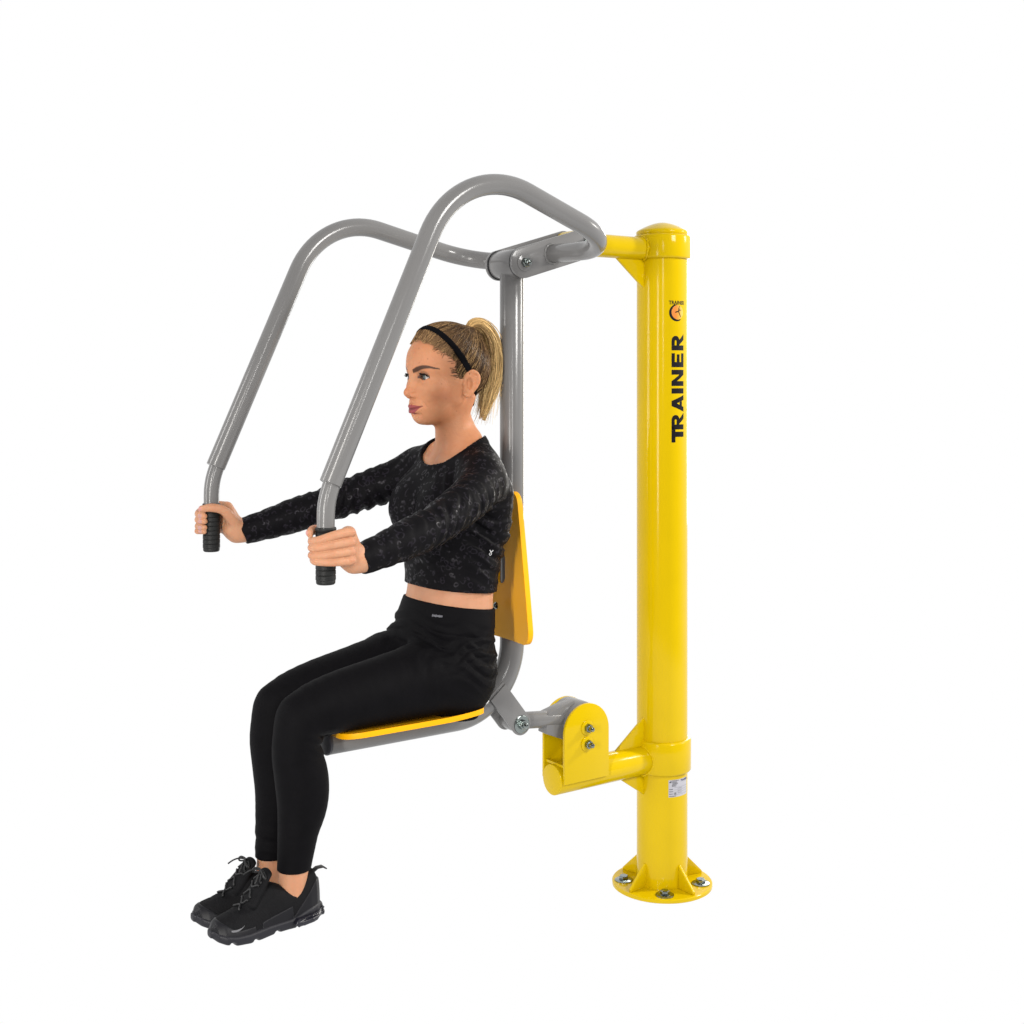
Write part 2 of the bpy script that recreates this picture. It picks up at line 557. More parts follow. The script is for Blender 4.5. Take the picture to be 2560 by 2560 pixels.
seat = plate_mesh(out, [], seat_fn, .012, 'seat', M['plate'], mach)

# ---- backrest: trapezoid with a slot
slot = circ(.0, .912, .016, 0, math.pi, 10) + circ(.0, .868, .016, math.pi, 2 * math.pi, 10)
out = rounded_poly([(-.142, .722), (.142, .722), (.070, 1.075), (-.070, 1.075)], [.032, .032, .032, .032], 8)
def back_fn(a, b_):
    return Vector((-.5135 - 1.1 * a * a * (-1) * 0 - .0, a, b_)) + Vector((-.9 * a * a, 0, 0)), Vector((-1, 0, 0))
back = plate_mesh(out, [slot], back_fn, .014, 'backrest', M['plate'], mach)
for bz in (.800, 1.01):
    b_ = MB()
    b_.lathe([(.0085, 0), (.0085, .002), (.0065, .004), (.0045, .0042), (.0040, .002), (.0005, .002)], (-.5280, 0, bz), (-1, 0, 0), 24)
    b_.build('screw', M['steel'], back)
# spacers between the upright and backrest
for bz in (.800, 1.01):
    b_ = MB()
    b_.sweep([(-.505, 0, bz), (-.5132, 0, bz)], .015, 20)
    b_.build('spacer', M['grey'], back)

# ---- swing frame with the two handlebars
F0 = Vector((-.486, 0, 1.620)); F1 = Vector((-.285, 0, 1.681))
A = (F1 - F0).normalized(); B = Vector((-A.z, 0, A.x)); ln = (F1 - F0).length
for s in (-1, 1):
    poly = circ(0, 0, .0370, math.pi / 2, 3 * math.pi / 2, 20) + circ(ln, 0, .0370, -math.pi / 2, math.pi / 2, 20)
    b_ = MB()
    b_.prism(poly, ((F0.x, s * .0525, F0.z), A, B), .008)
    sp_ = b_.build('swing_plate', M['grey'], mach, bevel=.0012)
    hexbolt(sp_, (F0.x, s * .0568, F0.z), (0, s, 0), .0118, .010, .0205, wmat='grey')
    hexbolt(sp_, (F1.x, s * .0568, F1.z), (0, s, 0), .0125, .010, .0205)
    w = -s
    Yh = s * .29
    st = (-.402, s * .0545, 1.6455)
    cor = (-.378, Yh, 1.6440)
    apex = (-.8150, Yh, 1.8110) if s < 0 else (-.8420, Yh, 1.7510)
    low = (-1.1185, Yh, 1.1390)
    pth = fillet_path([st, cor, apex, low], [.120, .195], R(4))
    b_ = MB()
    b_.sweep(pth, .0222, 40)
    hb = b_.build('handlebar', M['grey'], mach, bevel=.0015)
    weld(hb, [(-.402 + .0235 * math.cos(a), s * .0578, 1.6455 + .0235 * math.sin(a)) for a in np.linspace(0, 2 * math.pi, 36)], .003, 'grey')
    # thinner handle stem below the sleeve
    up = (-1.0950, Yh, 1.1900)
    pth = fillet_path([up, (-1.1285, Yh, 1.106), (-1.1285, Yh, .95)], [.16], R(4))
    b_ = MB()
    b_.sweep(pth, .0176, 36)
    b_.build('handle_stem', M['grey'], hb)
    # ribbed rubber grip
    pr = []
    z = 1.0555
    pr += [(.0178, z), (.0198, z - .0005), (.0208, z - .003), (.0206, z - .006), (.0195, z - .008)]
    nrib = 9
    z0, z1 = 1.045, .952
    for k in range(nrib):
        za = z0 + (z1 - z0) * k / nrib; zb = z0 + (z1 - z0) * (k + 1) / nrib
        pr += [(.0186, za), (.0197, za - .0012), (.0198, zb + .0012), (.0186, zb + .0003)]
    pr += [(.0190, .951), (.0186, .946), (.0165, .9440), (.004, .9435)]
    b_ = MB()
    b_.lathe(pr[::-1], (-1.1285, Yh, 0), n=40)
    b_.build('grip', M['rubber'], hb)
# ---- lettering wrapped round the post; u = metres along the arc to the right, 0 = facing -Y
def wrap(tris_v, faces, rad, name, mat, parent, strips=.004):
    bm = bmesh.new()
    vs = [bm.verts.new((x, y, 0)) for x, y in tris_v]
    for f in faces:
        try:
            bm.faces.new([vs[i] for i in f])
        except ValueError:
            pass
    xs = [x for x, _ in tris_v]
    x = min(xs) + strips
    while x < max(xs):
        bmesh.ops.bisect_plane(bm, geom=bm.verts[:] + bm.edges[:] + bm.faces[:], plane_co=(x, 0, 0), plane_no=(1, 0, 0))
        x += strips
    for v in bm.verts:
        a = v.co.x / .0665 - math.pi / 2
        v.co = Vector((rad * math.cos(a), rad * math.sin(a), v.co.y))
    bmesh.ops.recalc_face_normals(bm, faces=bm.faces)
    for f in bm.faces:
        c = f.calc_center_median()
        if f.normal.dot(Vector((c.x, c.y, 0))) < 0:
            f.normal_flip()
    me = bpy.data.meshes.new(name); bm.to_mesh(me); bm.free()
    return link(name, me, mat, parent, angle=180)

def text_polys(body, size, bold=.0):
    cu = bpy.data.curves.new('t', 'FONT')
    cu.body = body; cu.size = size; cu.offset = bold; cu.align_x = 'CENTER'; cu.align_y = 'CENTER'
    o = bpy.data.objects.new('t', cu); col.objects.link(o)
    me = o.to_mesh()
    v = [(p.co.x, p.co.y) for p in me.vertices]; f = [tuple(p.vertices) for p in me.polygons]
    o.to_mesh_clear()
    bpy.data.objects.remove(o); bpy.data.curves.remove(cu)
    return v, f

# heavy letters on a unit grid: height 1, drawn as polygons (x along the word, y up)
def letter(ch):
    s = .30
    if ch == 'T': return [[(0, .72), (1.0, .72), (1.0, 1), (0, 1)], [(.34, 0), (.66, 0), (.66, .715), (.34, .715)]], .98
    if ch == 'I': return [[(0, 0), (.33, 0), (.33, 1), (0, 1)]], .33
    if ch == 'E': return [[(0, 0), (.32, 0), (.32, 1), (0, 1)], [(.321, 0), (.86, 0), (.86, .24), (.321, .24)], [(.321, .385), (.80, .385), (.80, .615), (.321, .615)], [(.321, .76), (.86, .76), (.86, 1), (.321, 1)]], .86
    if ch == 'N': return [[(0, 0), (.30, 0), (.30, 1), (0, 1)], [(.70, 0), (1.0, 0), (1.0, 1), (.70, 1)], [(.301, 1), (.301, .60), (.699, 0), (.699, .40)]], 1.0
    if ch == 'A': return [[(0, 0), (.30, 0), (.66, 1), (.36, 1)], [(.74, 0), (1.04, 0), (.68, 1), (.661, 1), (.52, .62)], [(.36, .17), (.67, .17), (.60, .38), (.44, .38)]], 1.04
    if ch == 'R':
        P_ = [[(0, 0), (.31, 0), (.31, 1), (0, 1)]]
        o_ = [(.311, 1), (.60, 1)] + circ(.60, .70, .30, math.pi / 2, -math.pi / 2, 12)[1:] + [(.311, .40)]
        i_ = [(.311, .77), (.56, .77)] + circ(.56, .70, .07, math.pi / 2, -math.pi / 2, 12)[1:] + [(.311, .63)]
        for k in range(len(o_) - 1):
            P_.append([o_[k], o_[k + 1], i_[k + 1], i_[k]])
        P_.append([(.36, .399), (.66, .399), (1.02, 0), (.66, 0)])
        return P_, 1.0
LH = .0398
x = 0; V, Fc = [], []
adv = {'T': .80, 'R': 1.09, 'A': 1.13, 'I': .47, 'N': 1.16, 'E': 1.04}
for i_, ch in enumerate('TRAINER'):
    P_, w_ = letter(ch)
    for k, pl in enumerate(P_):
        o_ = len(V)
        V += [(x + a, b_) for a, b_ in pl]
        Fc.append(tuple(range(o_, o_ + len(pl))))
    x += adv[ch]
tot = x - .04
# T's bar reaches over the first R
V += [(1.001, .905), (1.52, .905), (1.52, 1.0), (1.001, 1.0)]
sc = .282 / tot
# word runs upwards: word x -> z, letter up -> -u
zc = 1.35 - (1107 - 940) / 972
V2 = [((.5 - b_) * LH - .0036, zc + a * sc) for a, b_ in V[:-4]]
wrap(V2, Fc, .0668, 'lettering', M['black_ink'], post)
# small round emblem with the word above it
ez = 1.35 - (781 - 940) / 972
lg_r = .0222
eu = -.0080
v, f = text_polys('TRAINER', .0135, .00035)
wrap([(eu + .002 + a * .92, ez + .0255 + b_) for a, b_ in v], f, .0668, 'emblem_word', M['black_ink'], post)
def fan(pts):
    return pts, [tuple(range(len(pts)))]
dk = circ(eu, ez, lg_r, R(100), R(300), 30) + circ(eu + .0035, ez + .0012, lg_r * .86, R(300), R(100), 30)
n_ = 31
wrap(dk, [(k, k + 1, 2 * n_ - 2 - k, 2 * n_ - 1 - k) for k in range(n_ - 1)], .0669, 'emblem_ring', M['black_ink'], post)
ds = circ(eu + .0035, ez + .0012, lg_r * .84, 0, 2 * math.pi, 40)[:-1]
v, f = fan(ds)
wrap(v, f, .06665, 'emblem_disc', M['disc'], post)
figs = [[(.002, .013), (.004, .012), (.0035, .002), (.000, .001)], [(.0025, .0065), (.0115, .0072), (.0115, .0060), (.0030, .0040)],
        [(.0015, .0015), (-.0085, -.0015), (-.0095, -.0005), (-.002, .004)], [(.0005, .001), (.0035, .002), (.010, -.012), (.0085, -.0125)],
        [(.0055, .0175), (.0065, .017), (.0035, .011), (.0025, .012)], [(-.0095, -.0003), (-.006, .0030), (-.0055, .0022), (-.008, -.001)]]
V, Fc = [], []
for pl in figs:
    o_ = len(V); V += [(eu + .004 + a, ez + .001 + b_) for a, b_ in pl]; Fc.append(tuple(range(o_, o_ + len(pl))))
hd = circ(eu + .0078, ez + .0090, .0017, 0, 2 * math.pi, 12)[:-1]
o_ = len(V); V += hd; Fc.append(tuple(range(o_, o_ + len(hd))))
wrap(V, Fc, .06695, 'emblem_figure', M['black_ink'], post)

# data plate sticker under the lower collar
su0, su1 = -.0315, .034
sz1 = 1.35 - (1952 - 940) / 970; sz0 = 1.35 - (1995 - 940) / 970
v = [(su0, sz0), (su1, sz0), (su1, sz1), (su0, sz1)]
st = wrap(v, [(0, 1, 2, 3)], .06665, 'data_sticker', M['sticker'], mach)
V, Fc = [], []
def bar(x0, x1, y, h):
    o_ = len(V); V.extend([(x0, y), (x1, y), (x1, y + h), (x0, y + h)]); Fc.append((o_, o_ + 1, o_ + 2, o_ + 3))
W_ = su1 - su0; H_ = sz1 - sz0
def pos(a, b_): return su0 + a * W_, sz0 + b_ * H_
rr = random.Random(3)
for (a0, a1, b_) in ((.14, .42, .95), (.14, .36, .88), (.16, .38, .82), (.16, .40, .76), (.14, .34, .70), (.14, .32, .64), (.02, .18, .46), (.02, .18, .33), (.02, .18, .19), (.02, .32, .06)):
    x = a0
    while x < a1:
        w_ = rr.uniform(.012, .035)
        p0 = pos(x, b_ - .02)
        bar(p0[0], p0[0] + w_ * W_, p0[1], H_ * .032)
        x += w_ + .007
p0 = pos(.03, .84); bar(p0[0], p0[0] + .0055, p0[1], H_ * .05); bar(p0[0] + .0035, p0[0] + .0055, p0[1], H_ * .12)
wrap(V, Fc, .0668, 'sticker_print', M['black_ink'], st)
V, Fc = [], []
for b_ in (.54, .40, .27, .12):
    p0 = pos(.24, b_); bar(p0[0], su1 - .002, p0[1], H_ * .012)
for b_ in (.47, .33, .2):
    p0 = pos(.40, b_)
    bar(p0[0], p0[0] + .014, p0[1], H_ * .028)
p0 = pos(.24, .14); bar(p0[0], p0[0] + .006, p0[1], H_ * .11)
wrap(V, Fc, .0668, 'sticker_table', M['grey_ink'], st)
v, f = text_polys('TRAINER', .0075, .0003)
p0 = pos(.78, .90)
wrap([(p0[0] + a, p0[1] + b_) for a, b_ in v], f, .0668, 'sticker_word', M['blue_ink'], st)
# ================================================================== signed-distance modelling of the figure
f32 = np.float32
def A3(*v): return np.array(v, f32)

def smin(a, b, k):
    if k <= 0: return np.minimum(a, b)
    h = np.clip(.5 + .5 * (b - a) / k, 0, 1)
    return b + (a - b) * h - k * h * (1 - h)
def smax(a, b, k): return -smin(-a, -b, k)

def cone(a, b, ra, rb):
    a = A3(*a); b = A3(*b); ab = b - a; L2 = float(ab @ ab)
    def fn(p):
        q = p - a
        h = np.clip((q @ ab) / L2, 0, 1)
        return np.sqrt(((q - h[:, None] * ab) ** 2).sum(1)) - (ra + (rb - ra) * h)
    return fn

def ell(c, r, rot=None):
    c = A3(*c); r = A3(*r)
    Rm = None if rot is None else np.array(rot, f32)
    def fn(p):
        q = p - c
        if Rm is not None: q = q @ Rm.T
        k0 = np.sqrt(((q / r) ** 2).sum(1))
        k1 = np.sqrt(((q / (r * r)) ** 2).sum(1))
        return np.where(k0 < 1e-4, -r.min(), k0 * (k0 - 1) / np.maximum(k1, 1e-6))
    return fn

def chain(pts, rads, n=4, k=.0):
    """tapered tube along a Catmull-Rom curve"""
    P_ = np.array(pts, float); r_ = np.array(rads, float)
    P2 = np.vstack([2 * P_[0] - P_[1], P_, 2 * P_[-1] - P_[-2]]); r2 = np.concatenate([[r_[0]], r_, [r_[-1]]])
    Q, S = [], []
    for i in range(len(P_) - 1):
        for t in np.linspace(0, 1, n, endpoint=False):
            w = np.array([-.5 * t ** 3 + t * t - .5 * t, 1.5 * t ** 3 - 2.5 * t * t + 1, -1.5 * t ** 3 + 2 * t * t + .5 * t, .5 * t ** 3 - .5 * t * t])
            Q.append(w @ P2[i:i + 4]); S.append(w @ r2[i:i + 4])
    Q.append(P_[-1]); S.append(r_[-1])
    cs = [cone(Q[i], Q[i + 1], S[i], S[i + 1]) for i in range(len(Q) - 1)]
    def fn(p):
        d = cs[0](p)
        for c in cs[1:]:
            d = np.minimum(d, c(p))
        return d
    return fn

def union(items):
    """items: (fn, k)"""
    def fn(p):
        d = items[0][0](p)
        for g_, k in items[1:]:
            d = smin(d, g_(p), k)
        return d
    return fn

def build_sdf(ops, xs, ys, zs, name, mirror=True, relax=1, B=16):
    """ops: list of (op, fn, k). Sparse block evaluation then surface nets. Returns verts, quads."""
    xs, ys, zs = (np.asarray(v, f32) for v in (xs, ys, zs))
    nx, ny, nz = len(xs), len(ys), len(zs)
    phi = np.ones((nx, ny, nz), f32)
    bl = []
    for i in range(0, nx, B):
        for j in range(0, ny, B):
            for k in range(0, nz, B):
                bl.append((i, min(i + B, nx), j, min(j + B, ny), k, min(k + B, nz)))
    lo = np.array([[xs[b[0]], ys[b[2]], zs[b[4]]] for b in bl], f32)
    hi = np.array([[xs[b[1] - 1], ys[b[3] - 1], zs[b[5] - 1]] for b in bl], f32)
    cen = (lo + hi) / 2; hd = np.sqrt(((hi - lo) ** 2).sum(1)) / 2
    D = [fn(cen) for _, fn, _ in ops]
    tot = None
    for (op, _, k), d in zip(ops, D):
        if tot is None: tot = d
        elif op == 'u': tot = smin(tot, d, k)
        elif op == 's': tot = smax(tot, -d, k)
        else: tot = smax(tot, d, k)
    for bi, b in enumerate(bl):
        h = hd[bi]
        if abs(tot[bi]) > h * 1.7 + .012:
            phi[b[0]:b[1], b[2]:b[3], b[4]:b[5]] = 1 if tot[bi] > 0 else -1
            continue
        X, Y, Z = np.meshgrid(xs[b[0]:b[1]], ys[b[2]:b[3]], zs[b[4]:b[5]], indexing='ij')
        p = np.stack([X.ravel(), Y.ravel(), Z.ravel()], 1)
        d = None
        for (op, fn, k), dc in zip(ops, D):
            c = dc[bi]
            if op in 'us':
                if c > 2.2 * h + k + .006 and d is not None: continue
                if c > 2.2 * h + k + .006 and op == 'u':
                    continue
            elif c < -2.2 * h - k: continue
            v = fn(p)
            if d is None: d = v if op != 's' else np.full(len(p), .05, f32)
            elif op == 'u': d = smin(d, v, k)
            elif op == 's': d = smax(d, -v, k)
            else: d = smax(d, v, k)
        if d is None:
            phi[b[0]:b[1], b[2]:b[3], b[4]:b[5]] = 1
        else:
            phi[b[0]:b[1], b[2]:b[3], b[4]:b[5]] = d.reshape(X.shape)
    if mirror:   # ys starts at half a step above 0
        phi = np.concatenate([phi[:, ::-1, :], phi], axis=1)
        ys = np.concatenate([-ys[::-1], ys])
    # ---- surface nets
    s = phi < 0
    s8 = s.astype(np.uint8)
    c = s8[:-1, :-1, :-1].copy()
    for di in (0, 1):
        for dj in (0, 1):
            for dk in (0, 1):
                if di + dj + dk:
                    c += s8[di:di + c.shape[0], dj:dj + c.shape[1], dk:dk + c.shape[2]]
    act = (c > 0) & (c < 8)
    I, J, K = np.nonzero(act)
    idx = np.full(c.shape, -1, np.int32)
    idx[I, J, K] = np.arange(len(I))
    acc = np.zeros((len(I), 3)); cnt = np.zeros(len(I))
    cor = [(0, 0, 0), (1, 0, 0), (0, 1, 0), (1, 1, 0), (0, 0, 1), (1, 0, 1), (0, 1, 1), (1, 1, 1)]
    val = [phi[I + a, J + b_, K + c_] for a, b_, c_ in cor]
    pos_ = [np.stack([xs[I + a], ys[J + b_], zs[K + c_]], 1).astype(float) for a, b_, c_ in cor]
    for e0, e1 in ((0, 1), (2, 3), (4, 5), (6, 7), (0, 2), (1, 3), (4, 6), (5, 7), (0, 4), (1, 5), (2, 6), (3, 7)):
        v0, v1 = val[e0], val[e1]
        cr_ = (v0 < 0) != (v1 < 0)
        t = np.where(cr_, v0 / np.where(cr_, v0 - v1, 1), 0)
        t = np.clip(t, 0, 1)
        acc += np.where(cr_[:, None], pos_[e0] + t[:, None] * (pos_[e1] - pos_[e0]), 0)
        cnt += cr_
    V = acc / np.maximum(cnt, 1)[:, None]
    Q = []
    sh = s
    # edges along x
    def quads(ax):
        if ax == 0:
            a_, b_ = sh[:-1, 1:-1, 1:-1], sh[1:, 1:-1, 1:-1]
            e = np.nonzero(a_ != b_); i, j, k = e[0], e[1] + 1, e[2] + 1
            q = np.stack([idx[i, j - 1, k - 1], idx[i, j, k - 1], idx[i, j, k], idx[i, j - 1, k]], 1)
        elif ax == 1:
            a_, b_ = sh[1:-1, :-1, 1:-1], sh[1:-1, 1:, 1:-1]
            e = np.nonzero(a_ != b_); i, j, k = e[0] + 1, e[1], e[2] + 1
            q = np.stack([idx[i - 1, j, k - 1], idx[i - 1, j, k], idx[i, j, k], idx[i, j, k - 1]], 1)
        else:
            a_, b_ = sh[1:-1, 1:-1, :-1], sh[1:-1, 1:-1, 1:]
            e = np.nonzero(a_ != b_); i, j, k = e[0] + 1, e[1] + 1, e[2]
            q = np.stack([idx[i - 1, j - 1, k], idx[i, j - 1, k], idx[i, j, k], idx[i - 1, j, k]], 1)
        flip = ~a_[a_ != b_]
        q[flip] = q[flip][:, ::-1]
        return q
    Q = np.concatenate([quads(0), quads(1), quads(2)])
    Q = Q[(Q >= 0).all(1)]
    for _ in range(relax):
        sm = np.zeros_like(V); n_ = np.zeros(len(V))
        for a in range(4):
            b_ = (a + 1) % 4
            np.add.at(sm, Q[:, a], V[Q[:, b_]]); np.add.at(sm, Q[:, b_], V[Q[:, a]])
            np.add.at(n_, Q[:, a], 1); np.add.at(n_, Q[:, b_], 1)
        V = .5 * V + .5 * sm / np.maximum(n_, 1)[:, None]
    return V, Q

def mesh_np(name, V, Q, mat, parent, colors=None, angle=None):
    me = bpy.data.meshes.new(name)
    me.vertices.add(len(V)); me.vertices.foreach_set('co', np.asarray(V, f32).ravel())
    m_ = Q.shape[1]
    me.loops.add(len(Q) * m_); me.loops.foreach_set('vertex_index', Q.astype(np.int32).ravel())
    me.polygons.add(len(Q))
    me.polygons.foreach_set('loop_start', np.arange(0, len(Q) * m_, m_, dtype=np.int32))
    me.update(calc_edges=True)
    if colors is not None:
        at = me.color_attributes.new('Col', 'FLOAT_COLOR', 'POINT')
        c = np.ones((len(V), 4), f32); c[:, :3] = colors
        at.data.foreach_set('color', c.ravel())
    return link(name, me, mat, parent, True, angle)

def ax_points(segs):
    """piecewise uniform axis: [(start, end, step), ...]"""
    out = []
    for a, b_, st in segs:
        n = max(1, int(round((b_ - a) / st)))
        out += list(a + (b_ - a) * np.arange(n) / n)
    out.append(segs[-1][1])
    return np.array(out)

# ------------------------------------------------------------------ head frame
HX, HZ = -.667, 1.346
def H(f, n, u): return (HX - f, n, HZ + u)
def rotz(a):
    c, s = math.cos(a), math.sin(a)
    return np.array([[c, s, 0], [-s, c, 0], [0, 0, 1]])
def roty(a):
    c, s = math.cos(a), math.sin(a)
    return np.array([[c, 0, -s], [0, 1, 0], [s, 0, c]])

# ------------------------------------------------------------------ torso loft (front is -X)
_tz = np.array([.575, .62, .66, .72, .78, .83, .88, .95, 1.02, 1.08, 1.12, 1.155, 1.185, 1.21])
_tb = np.array([-.63, -.605, -.595, -.588, -.582, -.578, -.570, -.552, -.544, -.548, -.556, -.572, -.588, -.602])
_tf = np.array([-.73, -.775, -.785, -.785, -.770, -.746, -.742, -.748, -.752, -.746, -.730, -.702, -.674, -.660])
_tw = np.array([.11, .135, .144, .144, .138, .124, .119, .125, .133, .137, .134, .104, .060, .044])
from numpy import interp
def _smooth(y):
    zz = np.linspace(_tz[0], _tz[-1], 160); v = np.interp(zz, _tz, y)
    for _ in range(30):
        v[1:-1] = .25 * v[:-2] + .5 * v[1:-1] + .25 * v[2:]
    return zz, v
_ZZ, _TB = _smooth(_tb); _, _TF = _smooth(_tf); _, _TW = _smooth(_tw)
def torso(p):
    z = np.clip(p[:, 2], _tz[0], _tz[-1]); dz = p[:, 2] - z
    b_ = interp(z, _ZZ, _TB); f_ = interp(z, _ZZ, _TF); w = interp(z, _ZZ, _TW)
    c = (b_ + f_) / 2; a = (b_ - f_) / 2
    n = (np.abs((p[:, 0] - c) / a) ** 2.25 + np.abs(p[:, 1] / w) ** 2.25) ** (1 / 2.25)
    d = (n - 1) * np.minimum(a, w) * .95
    return np.where(np.abs(dz) > 0, np.sqrt(np.maximum(d, 0) ** 2 + dz * dz), d).astype(f32)

bust = ell((-.715, .068, 1.050), (.047, .054, .055))
lat = cone((-.610, .10, 1.00), (-.618, .115, 1.08), .033, .040)
shoulder = chain([(-.645, .095, 1.128), (-.668, .146, 1.114)], [.043, .045])
TRI = (-.735, .208, 1.083)
arm = chain([(-.668, .150, 1.113), (-.738, .202, 1.083), (-.850, .252, 1.040), (-.925, .268, 1.018), (-.990, .279, 1.000), (-1.046, .288, .987)],
            [.0435, .0405, .0345, .0350, .0290, .0240], 4)
trap = chain([(-.634, .016, 1.215), (-.630, .058, 1.178), (-.644, .118, 1.146)], [.030, .029, .030], 3)
neck = chain([(-.655, 0, 1.275), (-.650, 0, 1.225), (-.632, 0, 1.150)], [.044, .0420, .047], 3)
scm = cone((-.632, .050, 1.300), (-.678, .012, 1.158), .010, .007)
clav = cone((-.692, .018, 1.150), (-.668, .140, 1.158), .008, .009)
butt = ell((-.680, .072, .676), (.076, .076, .084))
LX = .057
leg = chain([(-.700, .076, .679), (-.758, .074, .673), (-.855, .067, .661), (-.992, .060, .645), (-1.060, LX, .624), (-1.079, LX, .566), (-1.071, LX, .496),
             (-1.069, LX, .441), (-1.077, LX, .373), (-1.085, .056, .306), (-1.090, .055, .258), (-1.084, .055, .220)],
            [.083, .080, .0710, .0595, .0505, .0475, .0490, .0455, .0375, .0310, .0290, .0300], 4)
calf = ell((-1.054, LX, .474), (.032, .041, .073))
kneecap = ell((-1.087, LX, .628), (.025, .031, .036))
foot = chain([(-1.083, .055, .222), (-1.125, .057, .220), (-1.175, .059, .212), (-1.225, .062, .206)], [.026, .022, .015, .010], 3)

# ------------------------------------------------------------------ hand wrapped round the grip (bar axis at BX, .29)
BX, BY = -1.1285, .29
def Hd(x, out, z): return (BX + x, BY + out, z)
fing = []
for zk, dz, rr, L_ in ((1.0465, -.017, .0089, 1.0), (1.0270, -.010, .0091, 1.06), (1.0082, -.006, .0088, 1.0), (.9900, .002, .0080, .86)):
    drop = dz
    pts = [Hd(.044, .016, zk - .003), Hd(.034, .031, zk), Hd(.001, .0335, zk + drop * .25), Hd(-.0235, .0185, zk + drop * .8), Hd(-.0285 , .002 - (.004 if L_ > .9 else -.006), zk + drop * 1.0), Hd(-.0225, -.014 * L_ , zk + drop * 1.1)]
    fing.append(chain(pts, [rr * 1.05, rr * 1.10, rr, rr * .97, rr * .90, rr * .74], 3))
palm = [ell(Hd(.043, .007, 1.014), (.0145, .026, .036)),
        cone(Hd(.042, .012, 1.040), Hd(.066, .001, .990), .0135, .0215),
        cone(Hd(.040, .012, 1.002), Hd(.066, .001, .985), .0145, .0215),
        cone(Hd(.062, .0, .988), Hd(.0825, -.002, .987), .0225, .0245),
        cone(Hd(.041, -.010, .992), Hd(.060, -.003, .983), .013, .018)]
thumb = chain([Hd(.054, -.012, 1.000), Hd(.036, -.026, 1.022), Hd(.014, -.0335, 1.0415), Hd(-.011, -.0275, 1.0480), Hd(-.0285, -.0120, 1.0450)],
              [.0165, .0135, .0105, .0098, .0078], 4)
knuck = [ell(Hd(.0385, .0350, z_), (.0080, .0068, .0070)) for z_ in (1.0455, 1.0265, 1.0085, .9915)]
def handfn(p):
    d = palm[0](p)
    for q in palm[1:]: d = smin(d, q(p), .014)
    d = smin(d, thumb(p), .010)
    df = None
    for q in fing:
        v = q(p)
        df = v if df is None else smin(df, v, .0007)
    d = smin(d, df, .008)
    for q in knuck: d = smin(d, q(p), .006)
    return d
grip_sub = cone((BX, BY, 1.10), (BX, BY, .90), .0196, .0196)

